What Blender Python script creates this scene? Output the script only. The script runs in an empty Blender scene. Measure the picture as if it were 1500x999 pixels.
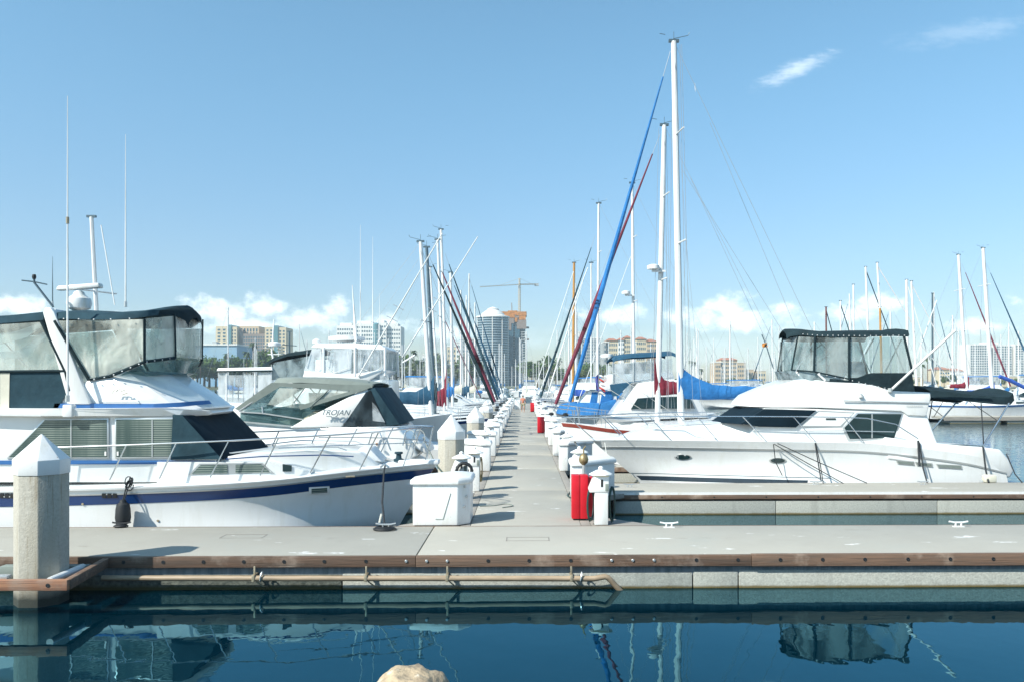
import bpy, bmesh, math, random
from mathutils import Vector, Matrix, noise
R = math.radians
random.seed(7)
S = bpy.context.scene
COL = S.collection

# ---------------------------------------------------------------- camera
F, CXP, HY, YAW = 1200.0, 784.0, 562.0, R(0.9)      # focal length and principal point in photo pixels
CAM = Vector((0, 0, 3.12))
cam = bpy.data.cameras.new('camera'); co = bpy.data.objects.new('camera', cam); COL.objects.link(co)
cam.lens = F/1500*36; cam.sensor_width = 36
cam.shift_x = -(CXP-750)/1500; cam.shift_y = (HY-499.5)/1500
cam.clip_end = 8000; cam.clip_start = .1
co.location = CAM; co.rotation_euler = (R(90), 0, -YAW)
S.camera = co
def P(px, py, Y):
    u = (px-CXP)/F; w = (HY-py)/F
    dx = u*math.cos(YAW)+math.sin(YAW); dy = -u*math.sin(YAW)+math.cos(YAW)
    t = Y/dy
    return Vector((dx*t, Y, CAM.z+w*t))

# ---------------------------------------------------------------- sky, sun, exposure
SUN_EL, SUN_ROT = R(41), R(235)                      # sun stands to the left and a little behind the camera
SUN_DIR = Vector((-.80*math.cos(SUN_EL), -.60*math.cos(SUN_EL), math.sin(SUN_EL))).normalized()
W = bpy.data.worlds.new('World'); S.world = W; W.use_nodes = True
wt = W.node_tree; wt.nodes.clear()
def wn(t, **kw):
    n = wt.nodes.new(t)
    for k, v in kw.items(): setattr(n, k, v)
    return n
def wm(op, a, b=None, c=None):
    n = wn('ShaderNodeMath', operation=op)
    for i, v in enumerate((a, b, c)):
        if v is None: continue
        if isinstance(v, (int, float)): n.inputs[i].default_value = v
        else: wt.links.new(v, n.inputs[i])
    return n.outputs[0]
def wmix(fac, a, b, blend='MIX'):
    n = wn('ShaderNodeMix', data_type='RGBA', blend_type=blend)
    for i, v in ((0, fac), (6, a), (7, b)):
        if isinstance(v, (int, float)): n.inputs[i].default_value = v
        elif isinstance(v, tuple): n.inputs[i].default_value = v
        else: wt.links.new(v, n.inputs[i])
    return n.outputs[2]
sky = wn('ShaderNodeTexSky', sky_type='NISHITA', sun_disc=False)
sky.sun_elevation = SUN_EL; sky.sun_rotation = math.atan2(SUN_DIR.x, SUN_DIR.y) % (2*math.pi)
sky.air_density = 1.0; sky.dust_density = 0.6; sky.ozone_density = 1.6; sky.altitude = 0
tc = wn('ShaderNodeTexCoord'); sep = wn('ShaderNodeSeparateXYZ'); wt.links.new(tc.outputs['Generated'], sep.inputs[0])
yy = wm('MAXIMUM', sep.outputs[1], .02)
U = wm('DIVIDE', sep.outputs[0], yy); V = wm('DIVIDE', sep.outputs[2], yy)
cmb = wn('ShaderNodeCombineXYZ'); wt.links.new(U, cmb.inputs[0]); wt.links.new(V, cmb.inputs[1])
def wnoise(scale, detail, rough=.6, sx=1, sy=1, off=0):
    mp = wn('ShaderNodeMapping'); mp.inputs['Scale'].default_value = (sx, sy, 1); mp.inputs['Location'].default_value = (off, off, 0)
    wt.links.new(cmb.outputs[0], mp.inputs[0])
    n = wn('ShaderNodeTexNoise'); n.inputs['Scale'].default_value = scale; n.inputs['Detail'].default_value = detail; n.inputs['Roughness'].default_value = rough
    wt.links.new(mp.outputs[0], n.inputs['Vector']); return n.outputs[0]
N1 = wnoise(26, 8, .62, 1, 1.3); N2 = wnoise(9, 6, .6, 1, 2.6, 3.3); N3 = wnoise(60, 7, .7, .5, 1.6, 1.1)
def blob(px, py, rx, ry, rot=0):
    u0, v0 = (px-765)/F, (HY-py)/F
    du = wm('SUBTRACT', U, u0); dv = wm('SUBTRACT', V, v0)
    c, s = math.cos(rot), math.sin(rot)
    a = wm('DIVIDE', wm('ADD', wm('MULTIPLY', du, c), wm('MULTIPLY', dv, s)), rx/F)
    b = wm('DIVIDE', wm('ADD', wm('MULTIPLY', du, -s), wm('MULTIPLY', dv, c)), ry/F)
    return wm('SQRT', wm('ADD', wm('MULTIPLY', a, a), wm('MULTIPLY', b, b)))
def smooth(x, lo, hi):
    n = wn('ShaderNodeMapRange', interpolation_type='SMOOTHSTEP')
    wt.links.new(x, n.inputs[0]); n.inputs[1].default_value = lo; n.inputs[2].default_value = hi
    return n.outputs[0]
cum = None
for px, py, rx, ry in ((330, 462, 62, 26), (388, 452, 42, 20), (352, 478, 95, 20), (496, 450, 27, 20), (450, 470, 70, 20), (560, 478, 60, 18), (40, 452, 46, 24), (-90, 440, 80, 24), (210, 474, 100, 16),
                       (1070, 447, 48, 25), (1100, 468, 85, 22), (1024, 462, 50, 18), (1290, 446, 44, 17), (1240, 462, 70, 15), (900, 462, 60, 16), (1620, 450, 120, 26), (1440, 478, 60, 12), (660, 486, 80, 12)):
    d = blob(px, py, rx, ry)
    m = wm('SUBTRACT', 1, d)
    cum = m if cum is None else wm('MAXIMUM', cum, m)
dens = wm('ADD', cum, wm('MULTIPLY', wm('SUBTRACT', N1, .52), 3.1))
cmask = wm('MULTIPLY', smooth(dens, -.2, .75), .80)
# thin layer of high haze just above the horizon
band = wm('MULTIPLY', smooth(V, .105, .045), wm('MULTIPLY', smooth(N2, .42, .72), .30))
wisp = None
for px, py, rx, ry, rot, amp in ((1166, 100, 56, 13, .38, .40), (1425, 42, 100, 17, .16, .13)):
    d = wm('SUBTRACT', 1, blob(px, py, rx, ry, rot))
    m = wm('MULTIPLY', smooth(wm('ADD', d, wm('MULTIPLY', wm('SUBTRACT', N3, .52), 2.6)), -.4, 1.2), amp)
    wisp = m if wisp is None else wm('MAXIMUM', wisp, m)
SKYCOL = wmix(1.0, sky.outputs[0], wmix(smooth(sep.outputs[2], .02, .42), (.95, 1.03, 1.13, 1), (1.10, 1.52, 1.48, 1)), 'MULTIPLY')
fwd = smooth(sep.outputs[1], .05, .2)
cl = wm('MULTIPLY', wm('MAXIMUM', wm('MAXIMUM', cmask, band), wisp), fwd)
shade = wmix(smooth(wm('ADD', wm('MULTIPLY', V, 6), N1), .55, 1.35), (8.0, 10.2, 11.6, 1), (12.2, 12.8, 12.8, 1))
MIXC = wmix(cl, SKYCOL, shade)
bg = wn('ShaderNodeBackground'); bg.inputs[1].default_value = .092
wt.links.new(MIXC, bg.inputs[0])
wo = wn('ShaderNodeOutputWorld'); wt.links.new(bg.outputs[0], wo.inputs[0])
sl = bpy.data.lights.new('sun', 'SUN'); sl.energy = 4.8; sl.angle = R(.5); sl.color = (1, .965, .87)
so = bpy.data.objects.new('sun', sl); COL.objects.link(so); so.location = (-40, -30, 60)
so.rotation_euler = SUN_DIR.to_track_quat('Z', 'Y').to_euler()
S.view_settings.view_transform = 'Standard'; S.view_settings.look = 'None'
S.view_settings.exposure = .56; S.view_settings.gamma = 1; S.view_settings.use_curve_mapping = False
S.cycles.max_bounces = 6; S.cycles.transparent_max_bounces = 24; S.cycles.glossy_bounces = 3
S.cycles.caustics_reflective = False; S.cycles.caustics_refractive = False
S.cycles.volume_bounces = 0; S.cycles.use_denoising = True

# ---------------------------------------------------------------- materials
def mat(name, col, rough=.5, metal=0, var=0.0, scale=4, bump=0, bscale=40, spec=.5, coat=0, stretch=(1, 1, 1), col2=None, detail=5):
    m = bpy.data.materials.new(name); m.use_nodes = True; t = m.node_tree
    b = t.nodes['Principled BSDF']
    b.inputs['Base Color'].default_value = (*col, 1); b.inputs['Roughness'].default_value = rough
    b.inputs['Metallic'].default_value = metal; b.inputs['Specular IOR Level'].default_value = spec
    b.inputs['Coat Weight'].default_value = coat; b.inputs['Coat Roughness'].default_value = .08
    tcn = t.nodes.new('ShaderNodeTexCoord'); mp = t.nodes.new('ShaderNodeMapping'); mp.inputs['Scale'].default_value = stretch
    t.links.new(tcn.outputs['Object'], mp.inputs[0])
    m['map'] = mp.name
    if var or col2:
        n = t.nodes.new('ShaderNodeTexNoise'); n.inputs['Scale'].default_value = scale; n.inputs['Detail'].default_value = detail; n.inputs['Roughness'].default_value = .62
        t.links.new(mp.outputs[0], n.inputs['Vector'])
        r = t.nodes.new('ShaderNodeValToRGB'); r.color_ramp.elements[0].position = .3; r.color_ramp.elements[1].position = .7
        c2 = col2 or tuple(max(0, c*(1-var)) for c in col); c1 = tuple(min(1, c*(1+var*.4)) for c in col)
        r.color_ramp.elements[0].color = (*c2, 1); r.color_ramp.elements[1].color = (*c1, 1)
        t.links.new(n.outputs[0], r.inputs[0]); t.links.new(r.outputs[0], b.inputs['Base Color'])
    if bump:
        n2 = t.nodes.new('ShaderNodeTexNoise'); n2.inputs['Scale'].default_value = bscale; n2.inputs['Detail'].default_value = 4
        t.links.new(mp.outputs[0], n2.inputs['Vector'])
        bp = t.nodes.new('ShaderNodeBump'); bp.inputs['Strength'].default_value = 1; bp.inputs['Distance'].default_value = bump
        t.links.new(n2.outputs[0], bp.inputs['Height']); t.links.new(bp.outputs[0], b.inputs['Normal'])
    return m
def node(m, t, **kw):
    n = m.node_tree.nodes.new(t)
    for k, v in kw.items(): setattr(n, k, v)
    return n
def overlay(m, fac_out, col):
    """mix another colour over the base colour of m, by a factor socket (stains, growth, marks)"""
    t = m.node_tree; b = t.nodes['Principled BSDF']
    mx = node(m, 'ShaderNodeMix', data_type='RGBA')
    if b.inputs['Base Color'].links: t.links.new(b.inputs['Base Color'].links[0].from_socket, mx.inputs[6])
    else: mx.inputs[6].default_value = b.inputs['Base Color'].default_value
    mx.inputs[7].default_value = (*col, 1); t.links.new(fac_out, mx.inputs[0])
    t.links.new(mx.outputs[2], b.inputs['Base Color'])
def noise_fac(m, scale, lo, hi, stretch=(1, 1, 1), detail=5, space='Object'):
    t = m.node_tree; tcn = node(m, 'ShaderNodeTexCoord'); mp = node(m, 'ShaderNodeMapping'); mp.inputs['Scale'].default_value = stretch
    src = tcn.outputs['Object']
    if space == 'World': src = node(m, 'ShaderNodeNewGeometry').outputs['Position']
    t.links.new(src, mp.inputs[0])
    n = node(m, 'ShaderNodeTexNoise'); n.inputs['Scale'].default_value = scale; n.inputs['Detail'].default_value = detail; n.inputs['Roughness'].default_value = .65
    t.links.new(mp.outputs[0], n.inputs['Vector'])
    r = node(m, 'ShaderNodeMapRange'); r.inputs[1].default_value = lo; r.inputs[2].default_value = hi
    t.links.new(n.outputs[0], r.inputs[0]); return r.outputs[0]
def z_fac(m, lo, hi, wob=.0, wscale=8):
    """1 below world height lo, 0 above hi, with a wobbling edge: water growth and tide stains"""
    t = m.node_tree; g = node(m, 'ShaderNodeNewGeometry'); s = node(m, 'ShaderNodeSeparateXYZ'); t.links.new(g.outputs['Position'], s.inputs[0])
    n = node(m, 'ShaderNodeTexNoise'); n.inputs['Scale'].default_value = wscale; t.links.new(g.outputs['Position'], n.inputs['Vector'])
    a = node(m, 'ShaderNodeMath', operation='MULTIPLY_ADD'); t.links.new(n.outputs[0], a.inputs[0]); a.inputs[1].default_value = wob*2; t.links.new(s.outputs[2], a.inputs[2])
    r = node(m, 'ShaderNodeMapRange'); r.inputs[1].default_value = hi+wob; r.inputs[2].default_value = lo+wob; t.links.new(a.outputs[0], r.inputs[0])
    return r.outputs[0]
M = {}
M['gel'] = mat('gelcoat_white', (.80, .81, .80), .22, var=.05, scale=1.2, coat=.4)
overlay(M['gel'], noise_fac(M['gel'], 3.5, .50, .80, (1.6, 1.6, .16), 7), (.71, .71, .67))
M['gel2'] = mat('gelcoat_matt_white', (.74, .75, .75), .42, var=.07, scale=2.5)
M['geldeck'] = mat('nonskid_deck_white', (.70, .72, .72), .6, var=.06, scale=9, bump=.002, bscale=160)
M['navy'] = mat('navy_stripe_paint', (.010, .045, .16), .16, var=.15, scale=2, coat=.4)
M['bluestripe'] = mat('blue_stripe_paint', (.035, .13, .34), .35, var=.1)
M['antifoul'] = mat('antifouling_paint', (.02, .04, .06), .7, var=.3)
M['teak'] = mat('teak_trim', (.26, .12, .06), .5, var=.3, scale=6, stretch=(1, 8, 8))
M['redrail'] = mat('oxide_red_gunwale', (.25, .045, .03), .45, var=.25, scale=5)
M['steel'] = mat('stainless_tube', (.62, .64, .65), .22, metal=.9, var=.1)
M['alloy'] = mat('white_painted_mast', (.72, .73, .72), .4, var=.1, scale=3, stretch=(4, 4, .6))
M['greyalloy'] = mat('grey_anodised_mast', (.10, .15, .18), .4, metal=.3, var=.2)
M['woodmast'] = mat('varnished_mast', (.50, .25, .06), .35, var=.3, stretch=(5, 5, .5))
M['brownmast'] = mat('brown_mast', (.16, .05, .04), .5, var=.3)
M['wire'] = mat('rigging_wire', (.42, .44, .45), .4, metal=.6)
M['whitewire'] = mat('white_outrigger_tube', (.75, .76, .75), .35)
M['orangecord'] = mat('orange_cord', (.55, .2, .05), .7)
M['rope'] = mat('dark_rope', (.025, .03, .035), .9, var=.4, scale=30, bump=.003, bscale=120)
M['whiterope'] = mat('white_rope', (.6, .6, .55), .9, var=.2, scale=30)
M['black'] = mat('black_rubber', (.015, .017, .02), .55, var=.3, scale=8)
M['hose'] = mat('dark_green_hose', (.012, .05, .045), .45, var=.3)
M['canvas'] = mat('charcoal_green_canvas', (.014, .030, .037), .9, var=.3, scale=3, bump=.03, bscale=5, spec=.2)
M['canvas2'] = mat('slate_canvas_cover', (.024, .058, .078), .9, var=.3, scale=2.5, bump=.03, bscale=4, spec=.2)
M['greycanvas'] = mat('sage_grey_canvas', (.20, .235, .215), .85, var=.12, scale=3, bump=.012, bscale=5)
M['cream'] = mat('cream_canvas_lining', (.62, .60, .50), .8, var=.1)
M['meshcover'] = mat('dark_mesh_window_cover', (.005, .017, .028), .8, var=.3, scale=3, bump=.01, bscale=5, spec=.15)
M['bluecanvas'] = mat('bright_blue_canvas', (.018, .16, .42), .85, var=.25, scale=3, bump=.03, bscale=6)
M['royalcanvas'] = mat('royal_blue_canvas', (.03, .10, .42), .85, var=.25, scale=3, bump=.03, bscale=6)
M['tealcanvas'] = mat('teal_blue_canvas', (.012, .075, .14), .85, var=.25, scale=3, bump=.03, bscale=6)
M['maroon'] = mat('maroon_canvas', (.19, .012, .03), .85, var=.25, scale=4, bump=.03, bscale=7)
M['fadedmaroon'] = mat('faded_maroon_canvas', (.17, .03, .055), .85, var=.4, scale=2.5, bump=.03, bscale=7, stretch=(1, 1, .4))
M['greencanvas'] = mat('green_canvas', (.01, .14, .09), .85, var=.2)
M['glass'] = mat('dark_boat_glass', (.02, .045, .05), .06, var=.3, scale=1.5, coat=.5)
M['blind'] = mat('window_with_blinds', (.055, .09, .085), .1, coat=.6)
def blinds(m):
    t = m.node_tree; tcn = node(m, 'ShaderNodeTexCoord'); w = node(m, 'ShaderNodeTexWave', bands_direction='Z'); w.inputs['Scale'].default_value = 7.5; w.inputs['Distortion'].default_value = .3
    t.links.new(tcn.outputs['Object'], w.inputs['Vector'])
    r = node(m, 'ShaderNodeMapRange'); r.inputs[1].default_value = .3; r.inputs[2].default_value = .8; t.links.new(w.outputs['Fac'], r.inputs[0])
    mul = node(m, 'ShaderNodeMath', operation='MULTIPLY'); t.links.new(r.outputs[0], mul.inputs[0]); t.links.new(noise_fac(m, 1.3, .35, .55, (1, 1, .05)), mul.inputs[1])
    overlay(m, mul.outputs[0], (.24, .28, .25))
blinds(M['blind'])
M['frame'] = mat('aluminium_frame', (.55, .57, .57), .35, metal=.6)
M['whiteplastic'] = mat('white_moulded_plastic', (.78, .79, .78), .35, var=.05, scale=4)
overlay(M['whiteplastic'], noise_fac(M['whiteplastic'], 5, .52, .80, (1, 1, .25), 7, 'World'), (.62, .60, .52))
overlay(M['whiteplastic'], noise_fac(M['whiteplastic'], 30, .66, .74, (1, 1, .5), 3, 'World'), (.34, .30, .24))
M['creamcap'] = mat('cream_lamp_cap', (.72, .68, .50), .45, var=.1)
M['red'] = mat('red_enamel', (.56, .006, .018), .35, var=.12, scale=5)
M['darkred'] = mat('red_seam', (.10, .01, .01), .5)
M['brass'] = mat('weathered_brass', (.35, .27, .14), .45, metal=.5, var=.4, scale=14)
M['pipe'] = mat('tan_plastic_pipe', (.38, .285, .19), .45, var=.35, scale=5, stretch=(.5, 3, 3))
M['bronze'] = mat('pipe_clamp_metal', (.40, .34, .24), .5, metal=.4, var=.4, scale=20)
def water_wood(name, c1, c2):
    m = mat(name, c1, .75, var=.4, scale=2.4, stretch=(.35, 3, 6), col2=c2, bump=.006, bscale=9, detail=8)
    overlay(m, noise_fac(m, 22, .50, .75, (.05, 1, 2.5)), (c2[0]*.5, c2[1]*.5, c2[2]*.5))
    overlay(m, noise_fac(m, 1.1, .56, .74, (1, 1, 1)), (.36, .28, .22))
    return m
M['waler'] = water_wood('weathered_timber_waler', (.17, .098, .062), (.10, .07, .052))
M['newwood'] = water_wood('warm_timber_beam', (.46, .23, .12), (.28, .13, .08))
M['plank'] = mat('grey_plank', (.30, .28, .25), .85, var=.35, scale=2, stretch=(.6, 6, 6), bump=.004, bscale=14)
# concrete walking surface
m = mat('broom_finished_concrete', (.372, .357, .312), .85, var=.08, scale=1.1, bump=.003, bscale=90, detail=8)
overlay(m, noise_fac(m, .55, .55, .75, detail=7), (.335, .335, .30))
overlay(m, noise_fac(m, 45, .62, .75, (.6, 1, 1)), (.31, .31, .285))
overlay(m, noise_fac(m, 2.6, .655, .672, (.42, 1.5, 1), 4, 'World'), (.66, .66, .64))
overlay(m, noise_fac(m, .9, .62, .74, (1, 2.2, 1), 8, 'World'), (.27, .255, .22))
overlay(m, noise_fac(m, 17, .70, .76, (1, 1, 1), 4, 'World'), (.20, .19, .17))
M['deck'] = m
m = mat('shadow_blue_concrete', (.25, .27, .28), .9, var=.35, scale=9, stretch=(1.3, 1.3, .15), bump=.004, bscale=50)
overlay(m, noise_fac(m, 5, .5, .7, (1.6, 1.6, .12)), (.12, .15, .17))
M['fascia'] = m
m = mat('exposed_aggregate_float', (.39, .40, .36), .9, var=.30, scale=32, bump=.008, bscale=55, detail=6)
overlay(m, noise_fac(m, 1.5, .55, .70, (1, 1, .25)), (.27, .28, .25))
overlay(m, z_fac(m, .015, .05, .012, 5), (.12, .09, .03)); overlay(m, z_fac(m, -.02, .0, .0), (.03, .05, .025))
M['float'] = m
m = mat('shaded_algae_float', (.13, .14, .12), .9, var=.5, scale=14, bump=.012, bscale=30, col2=(.035, .045, .04))  # dark base colour has shade under the dock painted in, along with algae
overlay(m, z_fac(m, .03, .09, .02, 6), (.05, .045, .012)); M['floatdark'] = m
m = mat('precast_pile_concrete', (.44, .42, .36), .85, var=.22, scale=26, bump=.006, bscale=48, detail=7)
overlay(m, noise_fac(m, 1.1, .48, .68, (1.5, 1.5, .35)), (.36, .33, .26))
overlay(m, noise_fac(m, 4, .56, .70, (2.5, 2.5, .18), 6, 'World'), (.24, .20, .14))
overlay(m, z_fac(m, .10, .27, .03, 9), (.035, .042, .035)); overlay(m, z_fac(m, -.20, -.03, .0), (.05, .11, .015))
M['pile'] = m
M['boulder'] = mat('sandstone_boulder', (.50, .39, .25), .9, var=.5, scale=5, bump=.06, bscale=7, col2=(.22, .17, .12), detail=10)
overlay(M['boulder'], noise_fac(M['boulder'], 9, .60, .74), (.72, .66, .55))
M['bank'] = mat('dark_rock_bank', (.16, .14, .12), .95, var=.5, scale=2, bump=.1, bscale=3)
M['land'] = mat('shore_ground', (.16, .17, .11), .95, var=.3, scale=.02)
M['skin'] = mat('skin', (.45, .24, .16), .55); M['hair'] = mat('brown_hair', (.06, .035, .02), .8)
M['pink'] = mat('salmon_shirt', (.55, .20, .13), .8, var=.1); M['khaki'] = mat('khaki_shorts', (.34, .31, .20), .8, var=.1)
M['leaf'] = mat('leaf_green', (.085, .145, .035), .8, var=.5, scale=.35, spec=.2)
M['leaf2'] = mat('leaf_olive', (.12, .15, .045), .8, var=.5, scale=.3, spec=.2)
M['palmleaf'] = mat('palm_frond', (.07, .11, .035), .7, var=.4, scale=.8, spec=.2)
M['bark'] = mat('bark', (.16, .11, .07), .9, var=.3)
M['bwhite'] = mat('white_facade', (.74, .73, .70), .8, var=.06, scale=.05)
M['btan'] = mat('tan_facade', (.56, .43, .29), .85, var=.10, scale=.05)
M['bsand'] = mat('sand_facade', (.62, .52, .36), .85, var=.08, scale=.05)
M['bbrown'] = mat('brown_grey_facade', (.25, .20, .17), .85, var=.10, scale=.05)
M['bgrey'] = mat('grey_facade', (.36, .38, .38), .8, var=.10, scale=.05)
M['bteal'] = mat('teal_glazing', (.10, .24, .27), .2, var=.2, scale=.06)
M['btower'] = mat('tower_balcony_edge', (.33, .41, .46), .6, var=.1, scale=.05)
M['bglass'] = mat('blue_grey_glazing', (.05, .115, .16), .12, var=.35, scale=.08)
M['bblue'] = mat('painted_blue_wall', (.10, .25, .42), .7, var=.35, scale=.03, col2=(.30, .42, .5))
M['roof'] = mat('terracotta_roof', (.42, .17, .10), .85, var=.2, scale=.1)
M['orange'] = mat('orange_netting', (.55, .21, .03), .8, var=.55, scale=.5)
M['crane'] = mat('crane_yellow', (.52, .42, .27), .6)
M['flagred'] = mat('flag_red_stripes', (.5, .06, .05), .8); M['flagblue'] = mat('flag_blue', (.06, .07, .25), .8)
M['dinghygreen'] = mat('green_plastic', (.02, .35, .22), .5)
def clear(name, tint, f, hazec, wrinkle=.03):
    """clear vinyl: mostly see-through, creased, with a milky film and a sheen"""
    m = bpy.data.materials.new(name); m.use_nodes = True; t = m.node_tree; b = t.nodes['Principled BSDF']; out = t.nodes['Material Output']
    b.inputs['Base Color'].default_value = (*hazec, 1); b.inputs['Roughness'].default_value = .18; b.inputs['Coat Weight'].default_value = .6
    tr = node(m, 'ShaderNodeBsdfTransparent'); tr.inputs[0].default_value = (*tint, 1)
    mx = node(m, 'ShaderNodeMixShader'); t.links.new(tr.outputs[0], mx.inputs[1]); t.links.new(b.outputs[0], mx.inputs[2]); t.links.new(mx.outputs[0], out.inputs[0])
    tcn = node(m, 'ShaderNodeTexCoord'); mp = node(m, 'ShaderNodeMapping'); mp.inputs['Scale'].default_value = (1.5, 1.5, .9); mp.inputs['Rotation'].default_value = (0, .6, 0)
    t.links.new(tcn.outputs['Object'], mp.inputs[0])
    n = node(m, 'ShaderNodeTexNoise'); n.inputs['Scale'].default_value = 1.2; n.inputs['Detail'].default_value = 3; n.inputs['Distortion'].default_value = .35
    t.links.new(mp.outputs[0], n.inputs['Vector'])
    r = node(m, 'ShaderNodeMapRange'); r.inputs[1].default_value = .38; r.inputs[2].default_value = .66; r.inputs[3].default_value = f*.35; r.inputs[4].default_value = min(1, f*1.9)
    t.links.new(n.outputs[0], r.inputs[0]); t.links.new(r.outputs[0], mx.inputs[0])
    bp = node(m, 'ShaderNodeBump'); bp.inputs['Distance'].default_value = wrinkle; t.links.new(n.outputs[0], bp.inputs['Height']); t.links.new(bp.outputs[0], b.inputs['Normal'])
    return m
M['vinyl'] = clear('milky_vinyl', (.86, .92, .92), .34, (.74, .75, .68), .12)
M['vinyl2'] = clear('clear_vinyl', (.74, .82, .84), .24, (.55, .60, .58), .06)
M['vinylw'] = clear('clear_white_vinyl', (.86, .90, .92), .34, (.72, .76, .78))
M['vinyld'] = clear('smoked_vinyl', (.55, .63, .66), .42, (.34, .42, .44))
M['mesh'] = clear('dark_mesh', (.22, .27, .30), .55, (.05, .07, .08))
M['windshield'] = clear('tinted_windshield', (.50, .62, .64), .34, (.13, .22, .23), .01)
# water
m = bpy.data.materials.new('harbour_water'); m.use_nodes = True; t = m.node_tree; t.nodes.remove(t.nodes['Principled BSDF'])
df = node(m, 'ShaderNodeBsdfDiffuse'); df.inputs[0].default_value = (.0, .010, .018, 1)
gl_ = node(m, 'ShaderNodeBsdfGlossy'); gl_.inputs['Roughness'].default_value = .012
fr_ = node(m, 'ShaderNodeFresnel'); fr_.inputs['IOR'].default_value = 1.58; ms_ = node(m, 'ShaderNodeMixShader')
g = node(m, 'ShaderNodeNewGeometry'); mp = node(m, 'ShaderNodeMapping'); mp.inputs['Scale'].default_value = (1, .55, 1); t.links.new(g.outputs['Position'], mp.inputs[0])
n1 = node(m, 'ShaderNodeTexNoise'); n1.inputs['Scale'].default_value = 2.2; n1.inputs['Detail'].default_value = 3; t.links.new(mp.outputs[0], n1.inputs['Vector'])
n2 = node(m, 'ShaderNodeTexNoise'); n2.inputs['Scale'].default_value = .8; n2.inputs['Detail'].default_value = 3; t.links.new(g.outputs['Position'], n2.inputs['Vector'])
sp = node(m, 'ShaderNodeSeparateXYZ'); t.links.new(g.outputs['Position'], sp.inputs[0])
dr = node(m, 'ShaderNodeMapRange'); dr.inputs[1].default_value = 14; dr.inputs[2].default_value = 60; dr.inputs[3].default_value = .0020; dr.inputs[4].default_value = .03; t.links.new(sp.outputs[1], dr.inputs[0])
bp1 = node(m, 'ShaderNodeBump'); t.links.new(n1.outputs[0], bp1.inputs['Height']); t.links.new(dr.outputs[0], bp1.inputs['Distance'])
bp2 = node(m, 'ShaderNodeBump'); t.links.new(n2.outputs[0], bp2.inputs['Height']); bp2.inputs['Distance'].default_value = .005; t.links.new(bp1.outputs[0], bp2.inputs['Normal'])
for n_ in (gl_, fr_): t.links.new(bp2.outputs[0], n_.inputs['Normal'])
cr_ = node(m, 'ShaderNodeMix', data_type='RGBA'); cf_ = node(m, 'ShaderNodeMapRange'); cf_.inputs[1].default_value = .22; cf_.inputs[2].default_value = .60
t.links.new(fr_.outputs[0], cf_.inputs[0]); t.links.new(cf_.outputs[0], cr_.inputs[0]); cr_.inputs[6].default_value = (.38, .84, 1, 1); cr_.inputs[7].default_value = (.80, .92, .95, 1)
t.links.new(cr_.outputs[2], gl_.inputs['Color'])
t.links.new(fr_.outputs[0], ms_.inputs[0]); t.links.new(df.outputs[0], ms_.inputs[1]); t.links.new(gl_.outputs[0], ms_.inputs[2]); t.links.new(ms_.outputs[0], t.nodes['Material Output'].inputs[0])
M['water'] = m

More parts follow.
